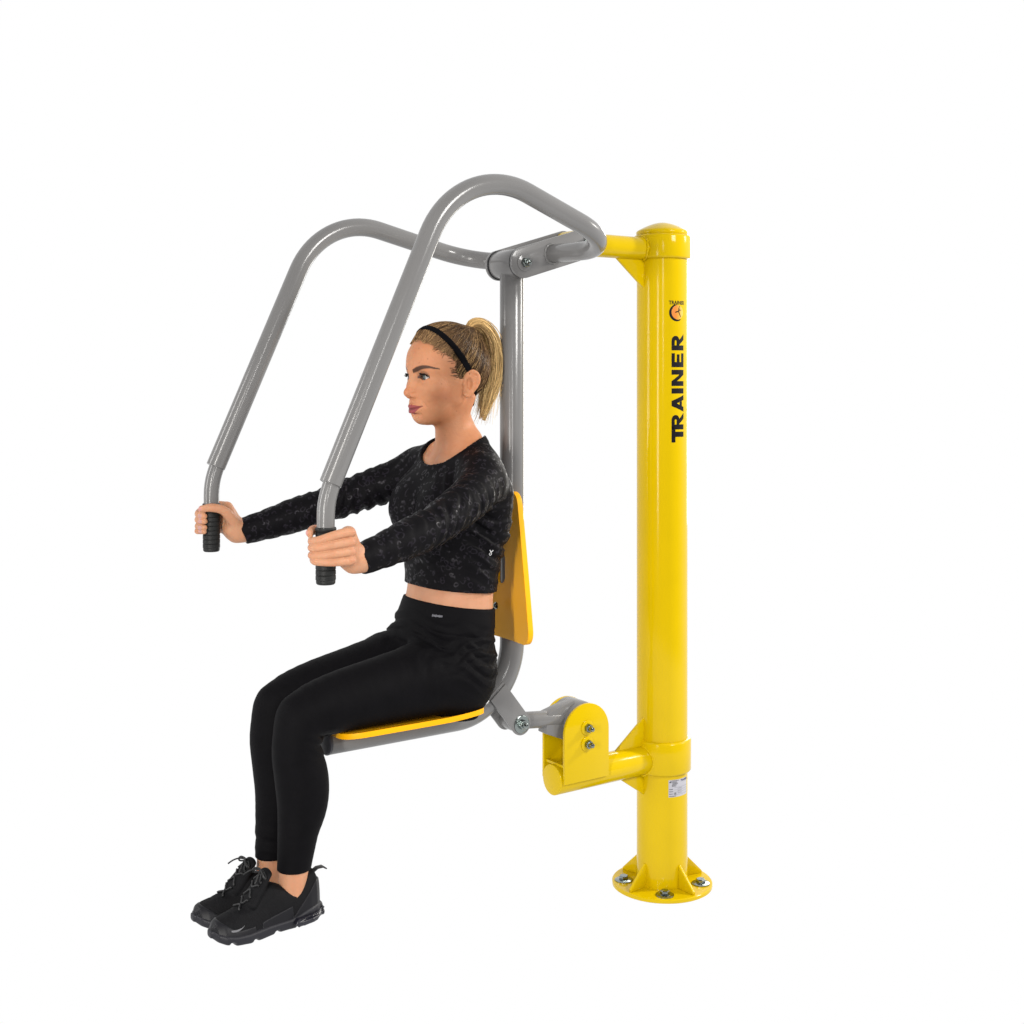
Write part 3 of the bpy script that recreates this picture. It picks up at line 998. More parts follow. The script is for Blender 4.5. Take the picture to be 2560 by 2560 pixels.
# ------------------------------------------------------------------ head
def eye_open(p):
    q = p - A3(*H(.086, .0325, .0))
    y = q[:, 1] / .0142
    up = .0061 * np.sqrt(np.maximum(1 - y * y, 0)) + .0008 * y
    dn = -.0047 * np.maximum(1 - y * y, 0) + .0004 * y
    d = np.maximum(q[:, 2] - up, dn - q[:, 2])
    d = np.maximum(d, np.abs(q[:, 1]) - .0142)
    return np.maximum(d * .8, np.abs(q[:, 0]) - .014).astype(f32)
er = roty(R(-14)) @ rotz(R(-24))
head_ops = [
    ('u', ell(H(-.003, 0, .030), (.0935, .0735, .0830)), 0),
    ('u', ell(H(.042, 0, .040), (.053, .058, .055)), .03),
    ('u', ell(H(.038, 0, -.032), (.056, .0580, .076)), .03),
    ('u', cone(H(.006, .0480, -.046), H(.062, .015, -.0890), .0120, .0135), .026),
    ('u', cone(H(.006, .0480, -.046), H(.005, .057, -.01), .0125, .013), .02),
    ('u', ell(H(.0690, 0, -.0885), (.0150, .0160, .0145)), .016),
    ('u', ell(H(.0700, 0, -.0690), (.0270, .0300, .0220)), .016),
    ('u', ell(H(.0535, .0445, -.0260), (.0230, .0145, .0150)), .026),
    ('u', cone(H(.0845, .010, .0185), H(.0640, .0480, .0200), .0090, .0090), .016),
    ('s', ell(H(.1000, .0320, .0010), (.020, .0175, .0145)), .014),
    ('u', ell(H(.0715, .0320, 0), (.0142, .0148, .0136)), .006),
    ('u', cone(H(.0830, 0, .0100), H(.1040, 0, -.0290), .0075, .0080), .012),
    ('u', ell(H(.1060, 0, -.0350), (.0102, .0088, .0090)), .007),
    ('u', ell(H(.0945, .0115, -.0400), (.0098, .0054, .0064)), .006),
    ('u', cone(H(.1030, 0, -.0435), H(.0900, 0, -.0490), .0045, .0050), .005),
    ('s', ell(H(.0985, .0070, -.0480), (.0060, .0028, .0036)), .002),
    ('s', cone(H(.098, 0, -.049), H(.1005, 0, -.060), .0022, .0026), .006),
    ('u', chain([H(.0965, 0, -.0662), H(.0950, .007, -.0652), H(.0790, .0255, -.0660)], [.0056, .0056, .0022], 3), .004),
    ('u', chain([H(.0940, 0, -.0778), H(.0920, .008, -.0772), H(.0785, .0245, -.0670)], [.0070, .0066, .0022], 3), .004),
    ('s', chain([H(.1040, 0, -.0718), H(.1015, .008, -.0712), H(.0845, .0280, -.0655)], [.0016, .0016, .0012], 3), .003),
    ('s', chain([H(.094, 0, -.0870), H(.086, .016, -.0860)], [.004, .003], 2), .010),
    ('s', chain([H(.0925, .0225, -.044), H(.0845, .0310, -.056), H(.0775, .0350, -.066)], [.0007, .0008, .0003], 3), .005),
    ('u', neck, .020), ('u', scm, .020),
    ('u', cone(H(-.0020, .0735, .0020), H(-.0210, .0830, .0100), .0060, .0046), .006),
    ('u', cone(H(-.0040, .0735, -.0060), H(-.0275, .0850, .0000), .0066, .0050), .006),
    ('u', cone(H(-.0040, .0735, -.0140), H(-.0280, .0850, -.0100), .0066, .0050), .006),
    ('u', cone(H(-.0040, .0735, -.0220), H(-.0230, .0840, -.0210), .0066, .0050), .006),
    ('u', cone(H(-.0030, .0730, -.0300), H(-.0140, .0795, -.0320), .0066, .0050), .006),
    ('u', chain([H(-.002, .0755, .000), H(-.006, .0790, .0110), H(-.0175, .0835, .0160), H(-.0290, .0880, .0065), H(-.0300, .0880, -.0110), H(-.0200, .0825, -.0290), H(-.0080, .0765, -.0410), H(-.0010, .0740, -.0380)],
                [.0030, .0034, .0036, .0038, .0036, .0036, .0052, .0045], 3), .003),
    ('s', ell(H(-.0090, .0840, -.0135), (.0064, .0095, .0130)), .004),
    ('s', chain([H(-.0080, .0850, .0070), H(-.0180, .0890, .0075), H(-.0240, .0915, -.0030), H(-.0225, .0900, -.0150)], [.0022, .0030, .0032, .0022], 3), .002),
        ('u', ell(H(.0010, .0750, -.0155), (.0040, .0038, .0060)), .003),
    ('s', eye_open, .0008),
]
body_ops = head_ops + [
    ('u', torso, .02), ('u', bust, .03), ('u', lat, .03), ('u', shoulder, .03), ('u', arm, .02), ('u', trap, .03), ('u', clav, .014),
    ('u', butt, .03), ('u', leg, .02), ('u', calf, .03), ('u', kneecap, .02), ('u', foot, .02),
    ('u', handfn, .010), ('s', grip_sub, .0005),
]
person = empty('person', (-.67, 0, .60))
person['label'] = 'woman in black leopard-print crop top and black leggings gripping both handlebars'
person['category'] = 'person'
_inv = Matrix.Translation((.67, 0, -.60))
def pparent(o, par=None):
    o.parent = par or person
    if par is None:
        o.matrix_parent_inverse = _inv
    return o

xs = ax_points([(-1.30, -1.175, .004), (-1.175, -1.075, .0012), (-1.075, -1.04, .002), (-1.04, -.80, .004), (-.80, -.56, .0015), (-.56, -.52, .004)])
ys = ax_points([(.0007, .0910, .0014), (.0910, .235, .004), (.235, .345, .0013), (.345, .36, .004)])
zs = ax_points([(.17, .30, .003), (.30, .92, .005), (.92, .965, .003), (.965, 1.065, .0011), (1.065, 1.08, .002), (1.08, 1.21, .0025), (1.21, 1.475, .0015)])
V, Q = build_sdf(body_ops, xs, ys, zs, 'body', relax=1)

# skin colours: lips, brows, lids, nails, a little blush
def sst(a, b_, x): 
    t = np.clip((x - a) / (b_ - a), 0, 1); return t * t * (3 - 2 * t)
Ya = np.abs(V[:, 1]); Vs = np.stack([V[:, 0], Ya, V[:, 2]], 1).astype(f32)
fF = HX - V[:, 0]; fU = V[:, 2] - HZ
C0 = np.tile(np.array([.46, .225, .128]), (len(V), 1))
nz_ = np.sin(V[:, 0] * 190 + 3 * np.sin(V[:, 2] * 130)) * np.sin(V[:, 1] * 210 + 2 * np.sin(V[:, 0] * 170)) * np.sin(V[:, 2] * 175)
C0 *= (1 + .035 * nz_)[:, None]
_m = np.sin(V[:, 0] * 61 + 2.2 * np.sin(V[:, 1] * 47 + 1)) * np.sin(V[:, 2] * 53 + 2 * np.sin(V[:, 0] * 39)) + .5 * np.sin(V[:, 1] * 97 + V[:, 2] * 71)
C0 *= 1 + np.array([.02, .055, .075]) * _m[:, None] * .8
for _ in range(26):                                      # a few small moles and freckles on face and neck
    pm = V[rng.integers(0, len(V))]
    tries = 0
    while (pm[2] < 1.17 or pm[0] > -.64) and tries < 400:
        pm = V[rng.integers(0, len(V))]; tries += 1
    dm = np.sqrt(((V - pm) ** 2).sum(1))
    C0 *= 1 - .45 * np.exp(-(dm / rng.uniform(.0008, .0016)) ** 2)[:, None]
def mixc(mask, c):
    global C0
    C0 = C0 * (1 - mask[:, None]) + np.array(c) * mask[:, None]
warm = sst(-.23, -.13, fU)[:, None] * (fF[:, None] > -.12)
C0 = C0 * (1 - warm) + C0 * np.array([1.0, .89, .77]) * warm
inhead = (fU > -.13).astype(float) * (fF > .02)
bl_ = np.exp(-(((fF - .045) / .022) ** 2 + ((Ya - .052) / .02) ** 2 + ((fU + .038) / .018) ** 2))
mixc(.45 * bl_ * inhead, (.42, .135, .07))
mixc(.2 * np.exp(-(((fF - .112) / .012) ** 2 + (fU + .036) ** 2 / .012 ** 2)) * inhead, (.42, .14, .08))
# lips
ln01 = np.clip(Ya / .0270, 0, 1)
ltop = -.0612 - .0010 * np.cos(Ya * 420) * (Ya < .008) - .0042 * ln01 ** 1.6
lbot = -.0848 + .0203 * ln01 ** 1.9
lm = sst(-.0004, .0008, np.minimum(ltop - fU, fU - lbot)) * (Ya < .0270) * (fF > .065)
mixc(lm * inhead, (.25, .050, .052))
sl = chain([H(.0995, 0, -.0718), H(.0970, .008, -.0712), H(.0820, .0275, -.0657)], [.002, .002, .0012], 3)(Vs)
mixc(.8 * sst(.0016, 0, sl) * inhead, (.12, .02, .02))
# eyebrows
bt = np.clip((Ya - .012) / .052, 0, 1)
bu = .0150 + .0115 * np.sin(np.clip(bt * 1.25, 0, 1.25) / 1.25 * 2.35) - .003 * bt
bwid = np.interp(bt, [0, .2, .6, 1], [.0050, .0060, .0048, .0016])
brow = sst(1.1, .6, np.abs(fU - bu) / bwid) * ((Ya > .011) & (Ya < .0640) & (fF > .03))
mixc(.92 * brow * inhead, (.030, .013, .008))
# eye liner and lid shadow make-up
yl = (Ya - .0325) / .0142
upl = .0061 * np.sqrt(np.maximum(1 - yl * yl, 0)); dnl = -.0047 * np.maximum(1 - yl * yl, 0)
in_eye = (np.abs(yl) < 1.18) & (fF > .055) & (fF < .11)
mixc(sst(.0040, .0022, np.abs(fU - upl - .0014)) * in_eye * (fU > -.002), (.012, .009, .009))
mixc(.7 * sst(.0012, .0002, np.abs(fU - dnl)) * in_eye * (fU < .001), (.10, .05, .035))
mixc(.45 * sst(.0075, .0025, np.abs(fU - upl - .004)) * in_eye * (fU > 0), (.20, .095, .055))
# nails
for zk, dz, rr, L_ in ((1.0465, -.017, .0089, 1.0), (1.0270, -.010, .0091, 1.06), (1.0082, -.006, .0088, 1.0), (.9900, .002, .0080, .86)):
    c_ = np.array(Hd(-.0325, -.010 * L_, zk + dz * 1.1))
    d_ = np.sqrt((((Vs - c_) / np.array([.005, .0075, .0062])) ** 2).sum(1))
    mixc(.8 * sst(1.1, .8, d_), (.42, .25, .24))
c_ = np.array(Hd(-.0350, -.014, 1.0455)); d_ = np.sqrt((((Vs - c_) / np.array([.006, .007, .006])) ** 2).sum(1))
mixc(.8 * sst(1.1, .8, d_), (.48, .24, .23))
# warmer knuckles
for z_ in (1.0455, 1.0265, 1.0085, .9915):
    c_ = np.array(Hd(.0385, .036, z_)); d_ = np.sqrt(((Vs - c_) ** 2).sum(1))
    mixc(.35 * sst(.012, .003, d_), (.40, .14, .08))
body = mesh_np('body', V, Q, M['skin'], None, C0)
pparent(body)
# ------------------------------------------------------------------ eyes
def eyeball(sy):
    c = Vector(H(.0715, .0320 * sy, -.0004)); r_ = .0129
    gaze = Vector((-1, -.05, .0)).normalized()
    u_ = gaze.cross(Vector((0, 0, 1))).normalized(); w_ = u_.cross(gaze)
    V, Fq, Cc = [], [], []
    nr, na = 28, 40
    for i in range(nr + 1):
        th = math.pi * .62 * (i / nr) ** 1.2
        rad = r_ + (.0006 * max(0, 1 - (th / .5) ** 2))
        for k in range(na):
            a = 2 * math.pi * k / na
            V.append(c + (gaze * math.cos(th) + (u_ * math.cos(a) + w_ * math.sin(a)) * math.sin(th)) * rad)
            if th < .20: cc = (.004, .004, .005)
            elif th < .46:
                s_ = .8 + .4 * math.sin(a * 9 + 3 * math.sin(a * 4))
                cc = (.075 * s_, .095 * s_, .085 * s_)
            elif th < .52: cc = (.03, .05, .05)
            else: cc = (.44, .40, .385)
            Cc.append(cc)
    for i in range(nr):
        for k in range(na):
            k2 = (k + 1) % na
            Fq.append((i * na + k, i * na + k2, (i + 1) * na + k2, (i + 1) * na + k))
    return mesh_np('eye', np.array(V), np.array(Fq), M['iris_eye'], body, np.array(Cc))
for sy in (-1, 1):
    eyeball(sy)

def strands(paths, r0, colors, name, mat, parent, r1=None):
    """paths (n,m,3) -> three-sided tapered tubes in one mesh, colours (n,m,3)"""
    paths = np.asarray(paths, float); n, m_ = paths.shape[:2]
    T = np.gradient(paths, axis=1); T /= np.maximum(np.linalg.norm(T, axis=2, keepdims=True), 1e-9)
    ref = np.array([.31, .87, .39]); U = np.cross(T, ref); U /= np.maximum(np.linalg.norm(U, axis=2, keepdims=True), 1e-9)
    W = np.cross(T, U)
    t = np.linspace(0, 1, m_)
    rad = (r0 * (1 - t ** 3 * .75) if r1 is None else r0 + (r1 - r0) * t)[None, :, None]
    V = np.stack([paths + rad * (U * math.cos(a) + W * math.sin(a)) for a in (0, 2.094, 4.189)], 2)
    Cc = np.repeat(np.asarray(colors)[:, :, None, :], 3, 2)
    idx = np.arange(n * m_ * 3).reshape(n, m_, 3)
    Q = []
    for k in range(3):
        k2 = (k + 1) % 3
        Q.append(np.stack([idx[:, :-1, k], idx[:, :-1, k2], idx[:, 1:, k2], idx[:, 1:, k]], -1).reshape(-1, 4))
    return mesh_np(name, V.reshape(-1, 3), np.concatenate(Q), mat, parent, Cc.reshape(-1, 3))

# eyelashes
for sy in (-1, 1):
    P_ = []
    for k in range(26):
        y = -1 + 2 * (k + .5) / 26
        u0 = .0061 * math.sqrt(max(0, 1 - y * y)) + .0003
        n0 = .0325 + .0142 * y
        f0 = .0715 + math.sqrt(max(.0001, .0145 ** 2 - (n0 - .032) ** 2 - u0 ** 2)) - .0006
        dy = y * .0035 + rng.normal() * .0006
        ln_ = .0085 * (1 - .25 * abs(y)) * rng.uniform(.85, 1.1)
        P_.append([Vector(H(f0 + ln_ * t, (n0 + dy * t) * sy, u0 + ln_ * (.10 * t + .42 * t * t))) for t in np.linspace(0, 1, 5)])
    strands(P_, .0008, np.full((len(P_), 5, 3), .006), 'eyelashes', M['hair'], body)

# ------------------------------------------------------------------ hair
HLu = [-.110, -.075, -.066, -.040, -.012, .002, .010, .036, .052, .066, .078, .090, .12]
HLf = [-.200, -.060, -.034, -.028, -.012, .016, .020, .024, .046, .062, .080, .088, .12]
def hairline(p):
    f = HX - p[:, 0]; u = p[:, 2] - HZ
    return (f - np.interp(u, HLu, HLf) - .0025 * np.sin(p[:, 1] * 260 + u * 90)) * .75
def skull(p):
    d = head_ops[0][1](p)
    for op, fn, k in head_ops[1:5]:
        d = smin(d, fn(p), k)
    d = smin(d, neck(p), .02)
    return d
TIE = np.array(H(-.062, 0, .110))
pouf = ell(H(.006, 0, .083), (.050, .048, .0375))
knot = ell(H(-.058, 0, .098), (.030, .026, .018))
def hairvol(p):
    m_ = hairline(p)
    t = .0006 + .0080 * sst(0, -.040, m_)
    d = skull(p) - t.astype(f32)
    d = smin(d, pouf(p), .03)
    return smin(d, knot(p), .02)
hv_ops = [('u', hairvol, 0), ('i', lambda p: hairline(p).astype(f32), .002)]
xs = ax_points([(-.775, -.55, .0022)]); ys = ax_points([(.001, .105, .0022)]); zs = ax_points([(1.24, 1.485, .0022)])
V, Q = build_sdf(hv_ops, xs, ys, zs, 'hair', relax=1)
sn = .5 + .5 * np.sin(V[:, 1] * 900 + 6 * np.sin(V[:, 0] * 60) + V[:, 2] * 300)
Cb = np.array([.040, .023, .013])[None] * (.6 + .7 * sn[:, None])
_hl = hairline(np.stack([V[:, 0], np.abs(V[:, 1]), V[:, 2]], 1))
_t = (.8 * sst(-.016, -.002, _hl))[:, None]           # thin hair over the scalp at the hairline
Cb = Cb * (1 - _t) + np.array([.36, .17, .085]) * _t
hair = mesh_np('hair', V, Q, M['hair'], None, Cb); pparent(hair)

# combed strands: hairline -> tie, hugging the hair volume
def grad(fn, p, e=.0015):
    p = p.astype(f32); g_ = np.zeros_like(p)
    for a in range(3):
        q = p.copy(); q[:, a] += e; r_ = p.copy(); r_[:, a] -= e
        g_[:, a] = (fn(q) - fn(r_)) / (2 * e)
    return g_ / np.maximum(np.linalg.norm(g_, axis=1, keepdims=True), 1e-6)
def hv_abs(p):
    q = p.copy(); q[:, 1] = np.abs(q[:, 1]); return hairvol(q.astype(f32))
def project(p, off):
    for _ in range(4):
        d = hv_abs(p.astype(f32)) - off
        p = p - grad(hv_abs, p) * d[:, None]
    return p
# roots: points of the hair surface, more of them along the hairline
Vy = V.copy(); hl = hairline(np.stack([V[:, 0], np.abs(V[:, 1]), V[:, 2]], 1))
nearline = np.nonzero((hl > -.012) & (hl < -.001))[0]
inner = np.nonzero(hl <= -.012)[0]
roots = np.concatenate([V[rng.choice(nearline, 1500)], V[rng.choice(inner, 1100)]])
roots = roots + rng.normal(size=roots.shape) * .001
M_ = 14
tt = np.linspace(0, 1, M_)
n_ = len(roots)
end = TIE + rng.normal(size=(n_, 3)) * np.array([.006, .006, .004])
paths = roots[:, None] * (1 - tt)[None, :, None] + end[:, None] * tt[None, :, None]
wob = rng.normal(size=(n_, 1, 3)) * .0060 * np.sin(tt * math.pi)[None, :, None]
paths = paths + wob
off = rng.uniform(-.0004, .0034, n_)
flat = project(paths.reshape(-1, 3), np.repeat(off, M_))
paths = flat.reshape(n_, M_, 3)
def hair_cols(n, m_, base, tip, var):
    v = rng.uniform(1 - var, 1 + var, (n, 1, 1)); t = np.linspace(0, 1, m_)[None, :, None]
    return (np.array(base) * (1 - t) + np.array(tip) * t) * v
cols = hair_cols(n_, M_, (.060, .033, .016), (.115, .062, .026), .9)
blond = rng.random(n_) < .2
cols[blond] = cols[blond] * .4 + np.array([.42, .26, .11]) * .6
# wispy baby hairs at the temple
q0 = V[rng.choice(nearline, 400)]
q0 = q0[(np.abs(q0[:, 1]) > .048) & (HX - q0[:, 0] < .062)][:220]
dd = np.stack([rng.uniform(-.020, -.003, len(q0)), np.zeros(len(q0)), rng.normal(size=len(q0)) * .004], 1)
bp_ = q0[:, None] + dd[:, None] * tt[None, ::-1, None] * np.ones((1, 1, 3))
bp_ = project(bp_.reshape(-1, 3) , np.full(len(q0) * M_, .0006)).reshape(-1, M_, 3)
paths = np.concatenate([paths, bp_]); cols = np.concatenate([cols, hair_cols(len(bp_), M_, (.13, .075, .042), (.10, .055, .03), .4)])
# hair in front of the band is paler and finer
fr_ = (HX - paths[:, 0, 0] > .035) & (paths[:, 0, 2] - HZ > .03)
cols[fr_] = cols[fr_] * .8 + np.array([.17, .10, .05]) * np.clip(1 - 2.2 * tt, 0, 1)[None, :, None] ** 1.3
strands(paths, .00062, cols, 'hair_strands', M['hair'], hair)
# ponytail
ctl = np.array([(-.056, .004, .106), (-.072, .006, .126), (-.098, .008, .126), (-.126, .010, .098), (-.137, .011, .050), (-.133, .012, -.004), (-.117, .012, -.050), (-.104, .012, -.098)])
wid = np.array([.006, .011, .016, .023, .028, .029, .024, .012])
tk = np.linspace(0, 1, len(ctl))
n_ = 2200; M_ = 22
tt = np.linspace(0, 1, M_)
ln_ = 1.02 - .14 * rng.random(n_) ** 1.6
ang = rng.uniform(0, 2 * math.pi, n_); rad = np.sqrt(rng.uniform(0, 1, n_))
_cl = rng.uniform(.78, 1.04, 34); cid0 = rng.integers(0, 34, n_); ln_ = ln_ * _cl[cid0]
tm = tt[None, :] * ln_[:, None]
def cubic(tk, c, t):
    # smooth piecewise (Catmull) interpolation
    t = np.clip(t, 0, 1.03) * (len(tk) - 1); i = np.clip(t.astype(int), 0, len(tk) - 2); u = t - i
    g_ = lambda j: c[np.clip(j, 0, len(tk) - 1)]
    return .5 * (2 * g_(i) + (-g_(i - 1) + g_(i + 1)) * u + (2 * g_(i - 1) - 5 * g_(i) + 4 * g_(i + 1) - g_(i + 2)) * u ** 2 + (-g_(i - 1) + 3 * g_(i) - 3 * g_(i + 1) + g_(i + 2)) * u ** 3)
cf = cubic(tk, ctl[:, 0], tm); cn = cubic(tk, ctl[:, 1], tm); cu_ = cubic(tk, ctl[:, 2], tm); w_ = np.interp(tm, tk, wid)
# frame: across the ponytail in the side plane, and lateral
df = np.gradient(cf, axis=1); du = np.gradient(cu_, axis=1); L_ = np.sqrt(df ** 2 + du ** 2) + 1e-9
nf, nu = -du / L_, df / L_
a_ = (rad * np.cos(ang))[:, None]; b_ = (rad * np.sin(ang))[:, None]
ncl = 34; cid = cid0; ca = rng.uniform(-.8, .8, ncl)[cid][:, None]; cb = rng.uniform(-.7, .7, ncl)[cid][:, None]
pull = .75 * np.clip((tm - .30) / .7, 0, 1) ** 1.3
dk0 = a_[:, 0] > .25
a_ = a_ * (1 - pull) + ca * pull; b_ = b_ * (1 - pull) + cb * pull
wv = .0012 * np.sin(tm * 17 + ang[:, None] * 3) * tm
F_ = cf + nf * (a_ * w_ + wv); U_ = cu_ + nu * (a_ * w_ + wv); Nn = cn + b_ * w_ * .85
paths = np.stack([HX - F_, Nn, HZ + U_], -1)
fly = rng.random(n_) < .11
paths[fly] += (rng.normal(size=(fly.sum(), 1, 3)) * np.array([.015, .010, .009])) * (tt ** 2)[None, :, None]
cols = hair_cols(n_, M_, (.42, .255, .10), (.72, .51, .23), .4)
dk_ = dk0 & (rng.random(n_) < .65)      # underside nearest the head: its shade is put into the strand colour
cols[dk_] *= np.array([.42, .38, .36])
cols *= rng.uniform(.85, 1.4, 34)[cid][:, None, None]
strands(paths, .00085, cols, 'ponytail', M['hair'], hair)
# hair tie
tb = MB()
c0 = Vector(H(-.060, .005, .112)); ax = Vector((.55, 0, .83)).normalized()
u_ = ax.cross(Vector((0, 1, 0))).normalized(); w2 = Vector((0, 1, 0))
ring_ = [c0 + (u_ * math.cos(a) + w2 * math.sin(a)) * .0105 for a in np.linspace(0, 2 * math.pi, 29)]
tb.sweep(ring_, .0032, 10, cap=False)
o = tb.build('hair_tie', M['headband'], hair)

# headband: strip of the hair volume between two planes
def bandplane(p):
    f = HX - p[:, 0]; u = p[:, 2] - HZ
    tx, tz = (-.046 - .053), (-.034 - .106); ln_ = math.hypot(tx, tz)   # crown -> behind the ear, side view
    return ((f - .053) * -tz + (u - .106) * tx) / ln_
def bandfn(p):
    d = hairvol(p) - .0054
    return np.maximum(np.maximum(d, -(hairvol(p) + .002)), np.abs(bandplane(p)) - .0068).astype(f32)
xs = ax_points([(-.745, -.56, .0016)]); ys = ax_points([(.0008, .10, .0016)]); zs = ax_points([(1.255, 1.485, .0016)])
V, Q = build_sdf([('u', bandfn, 0)], xs, ys, zs, 'band', relax=1)
hb_ = mesh_np('headband', V, Q, M['headband'], None); pparent(hb_)

# ------------------------------------------------------------------ crop top
def fold(p, c, r_, dirn, freq, ph, amp):
    q = p - A3(*c)
    w = np.exp(-((q / A3(*r_)) ** 2).sum(1))
    s = q @ A3(*dirn) * freq + ph + 1.3 * np.sin(q @ A3(dirn[2], dirn[0], dirn[1]) * freq * .31 + ph)
    return amp * w * (np.sin(s) + .35 * np.sin(2.3 * s + 1))
adir = np.array([-.849, .39, -.27]); adir /= np.linalg.norm(adir)
def top_folds(p):
    d = fold(p, (-.83, .245, 1.045), (.085, .07, .07), (-.93, .2, .35), 210, .4, .0028)
    d = d + fold(p, (-.735, .205, 1.06), (.07, .06, .06), (-.8, .5, -.35), 190, 1.2, .0030)
    d = d + fold(p, (-.66, .13, 1.02), (.07, .06, .07), (.3, .2, .95), 170, .2, .0030)
    d = d + fold(p, (-.60, .10, .95), (.08, .07, .06), (.35, -.1, .93), 190, 2.0, .0030)
    d = d + fold(p, (-.70, .12, 1.11), (.06, .05, .05), (.5, .8, .2), 170, 1.0, .0022)
    d = d + fold(p, (-.98, .28, 1.0), (.06, .05, .05), (-.95, .2, -.2), 150, .3, .0013)
    d = d + fold(p, (-.74, .04, .96), (.05, .09, .06), (.2, .3, .9), 150, .3, .0018)
    return d
WC = A3(-1.058, .289, .985); AD = A3(.87, -.16, .46)
def top_vol(p):
    d = torso(p)
    d = smin(d, bust(p), .03); d = smin(d, lat(p), .03); d = smin(d, trap(p), .03); d = smin(d, clav(p), .014); d = smin(d, shoulder(p), .03)
    cuff = chain_arm(p) - .0045
    cuff = np.maximum(cuff, -((p - WC) @ AD))
    # drape under the bust
    d = smin(d, cone((-.735, .05, .985), (-.735, .06, 1.03), .018, .03)(p), .04) - .0065
    hem = .858 - .095 * (p[:, 0] + .655) - p[:, 2]
    band = .0016 * sst(.010, .0, np.abs(p[:, 2] - (.914 - .10 * (p[:, 0] + .655)))) 
    d = np.maximum(d + band, hem)
    d = smin(d, cuff, .022)
    d = d - np.clip(top_folds(p) * 1.15, -.0034, .006)
    d = np.maximum(d, hem)
    # neck opening
    q = (p - A3(-.658, 0, 1.200)) / A3(.080, .090, .080)
    nk = (1 - np.sqrt((q ** 2).sum(1))) * .072
    d = d - .0016 * sst(.009, .006, np.abs(nk))
    return np.maximum(d, nk).astype(f32)
chain_arm = chain([(-.668, .150, 1.113), (-.738, .202, 1.083), (-.850, .252, 1.040), (-.925, .268, 1.018), (-.990, .279, 1.000), (-1.075, .291, .980)],
                  [.0450, .0425, .0372, .0370, .0315, .0258], 4)
xs = ax_points([(-1.10, -.52, .0023)]); ys = ax_points([(.00115, .34, .0023)]); zs = ax_points([(.83, 1.22, .0023)])
V, Q = build_sdf([('u', top_vol, 0)], xs, ys, zs, 'top', relax=1)
top = mesh_np('crop_top', V, Q, M['sweater'], None); pparent(top)

# ------------------------------------------------------------------ leggings
def leg_folds(p):
    d = fold(p, (-.70, .09, .725), (.07, .07, .035), (-.35, .1, .95), 260, .3, .0026)
    d = d + fold(p, (-.66, .13, .70), (.06, .05, .05), (.5, .2, .85), 230, 1.1, .0026)
    d = d + fold(p, (-1.040, .06, .582), (.035, .05, .03), (.3, .1, .95), 260, .3, .0022)
    d = d + fold(p, (-1.085, .06, .345), (.04, .05, .03), (0, .1, 1), 170, .3, .0010)
    d = d + fold(p, (-.76, .08, .76), (.04, .1, .04), (.2, .1, .97), 200, .3, .0016)
    return d
def leg_vol(p0):
    p = p0.copy(); p[:, 1] = np.abs(p[:, 1])
    d = torso(p)
    d = smin(d, butt(p), .03); d = smin(d, leg(p), .02); d = smin(d, calf(p), .03); d = smin(d, kneecap(p), .02)
    d = d - .0045 - np.clip(leg_folds(p0) * 1.9, -.0026, .006)
    wb = .8230 - .140 * (p[:, 0] + .66)
    seam = .0016 * sst(.006, .0, np.abs(p[:, 2] - (wb - .062)))
    d = d + seam
    d = np.maximum(d, p[:, 2] - wb)
    return np.maximum(d, np.where(p0[:, 1] < 0, .306, .300) - p[:, 2]).astype(f32)
def leg_folds(p0):
    p = p0.copy(); p[:, 1] = np.abs(p[:, 1])
    d = fold(p, (-.70, .09, .725), (.07, .07, .035), (-.35, .1, .95), 260, .3, .0026)
    d = d + fold(p, (-.66, .13, .70), (.06, .05, .05), (.5, .2, .85), 230, 1.1, .0026)
    d = d + fold(p, (-1.040, .06, .582), (.035, .05, .03), (.3, .1, .95), 260, .3, .0022)
    d = d + fold(p, (-.80, .08, .70), (.05, .06, .05), (-.75, .2, .6), 210, .8, .0013)
    d = d + fold(p, (-.61, .08, .70), (.05, .08, .05), (-.3, .3, .9), 240, .5, .0016)
    d = d + fold(p0, (-1.085, .06, .345), (.04, .05, .03), (0, .1, 1), 170, .3, .0012)
    d = d + fold(p, (-.76, .08, .76), (.04, .1, .04), (.2, .1, .97), 200, .3, .0016)
    return d
xs = ax_points([(-1.16, -.53, .0028)]); ys = ax_points([(-.19, .19, .0028)]); zs = ax_points([(.285, .87, .0028)])
V, Q = build_sdf([('u', leg_vol, 0)], xs, ys, zs, 'leg', mirror=False, relax=1)
lg = mesh_np('leggings', V, Q, M['leggings'], None); pparent(lg)
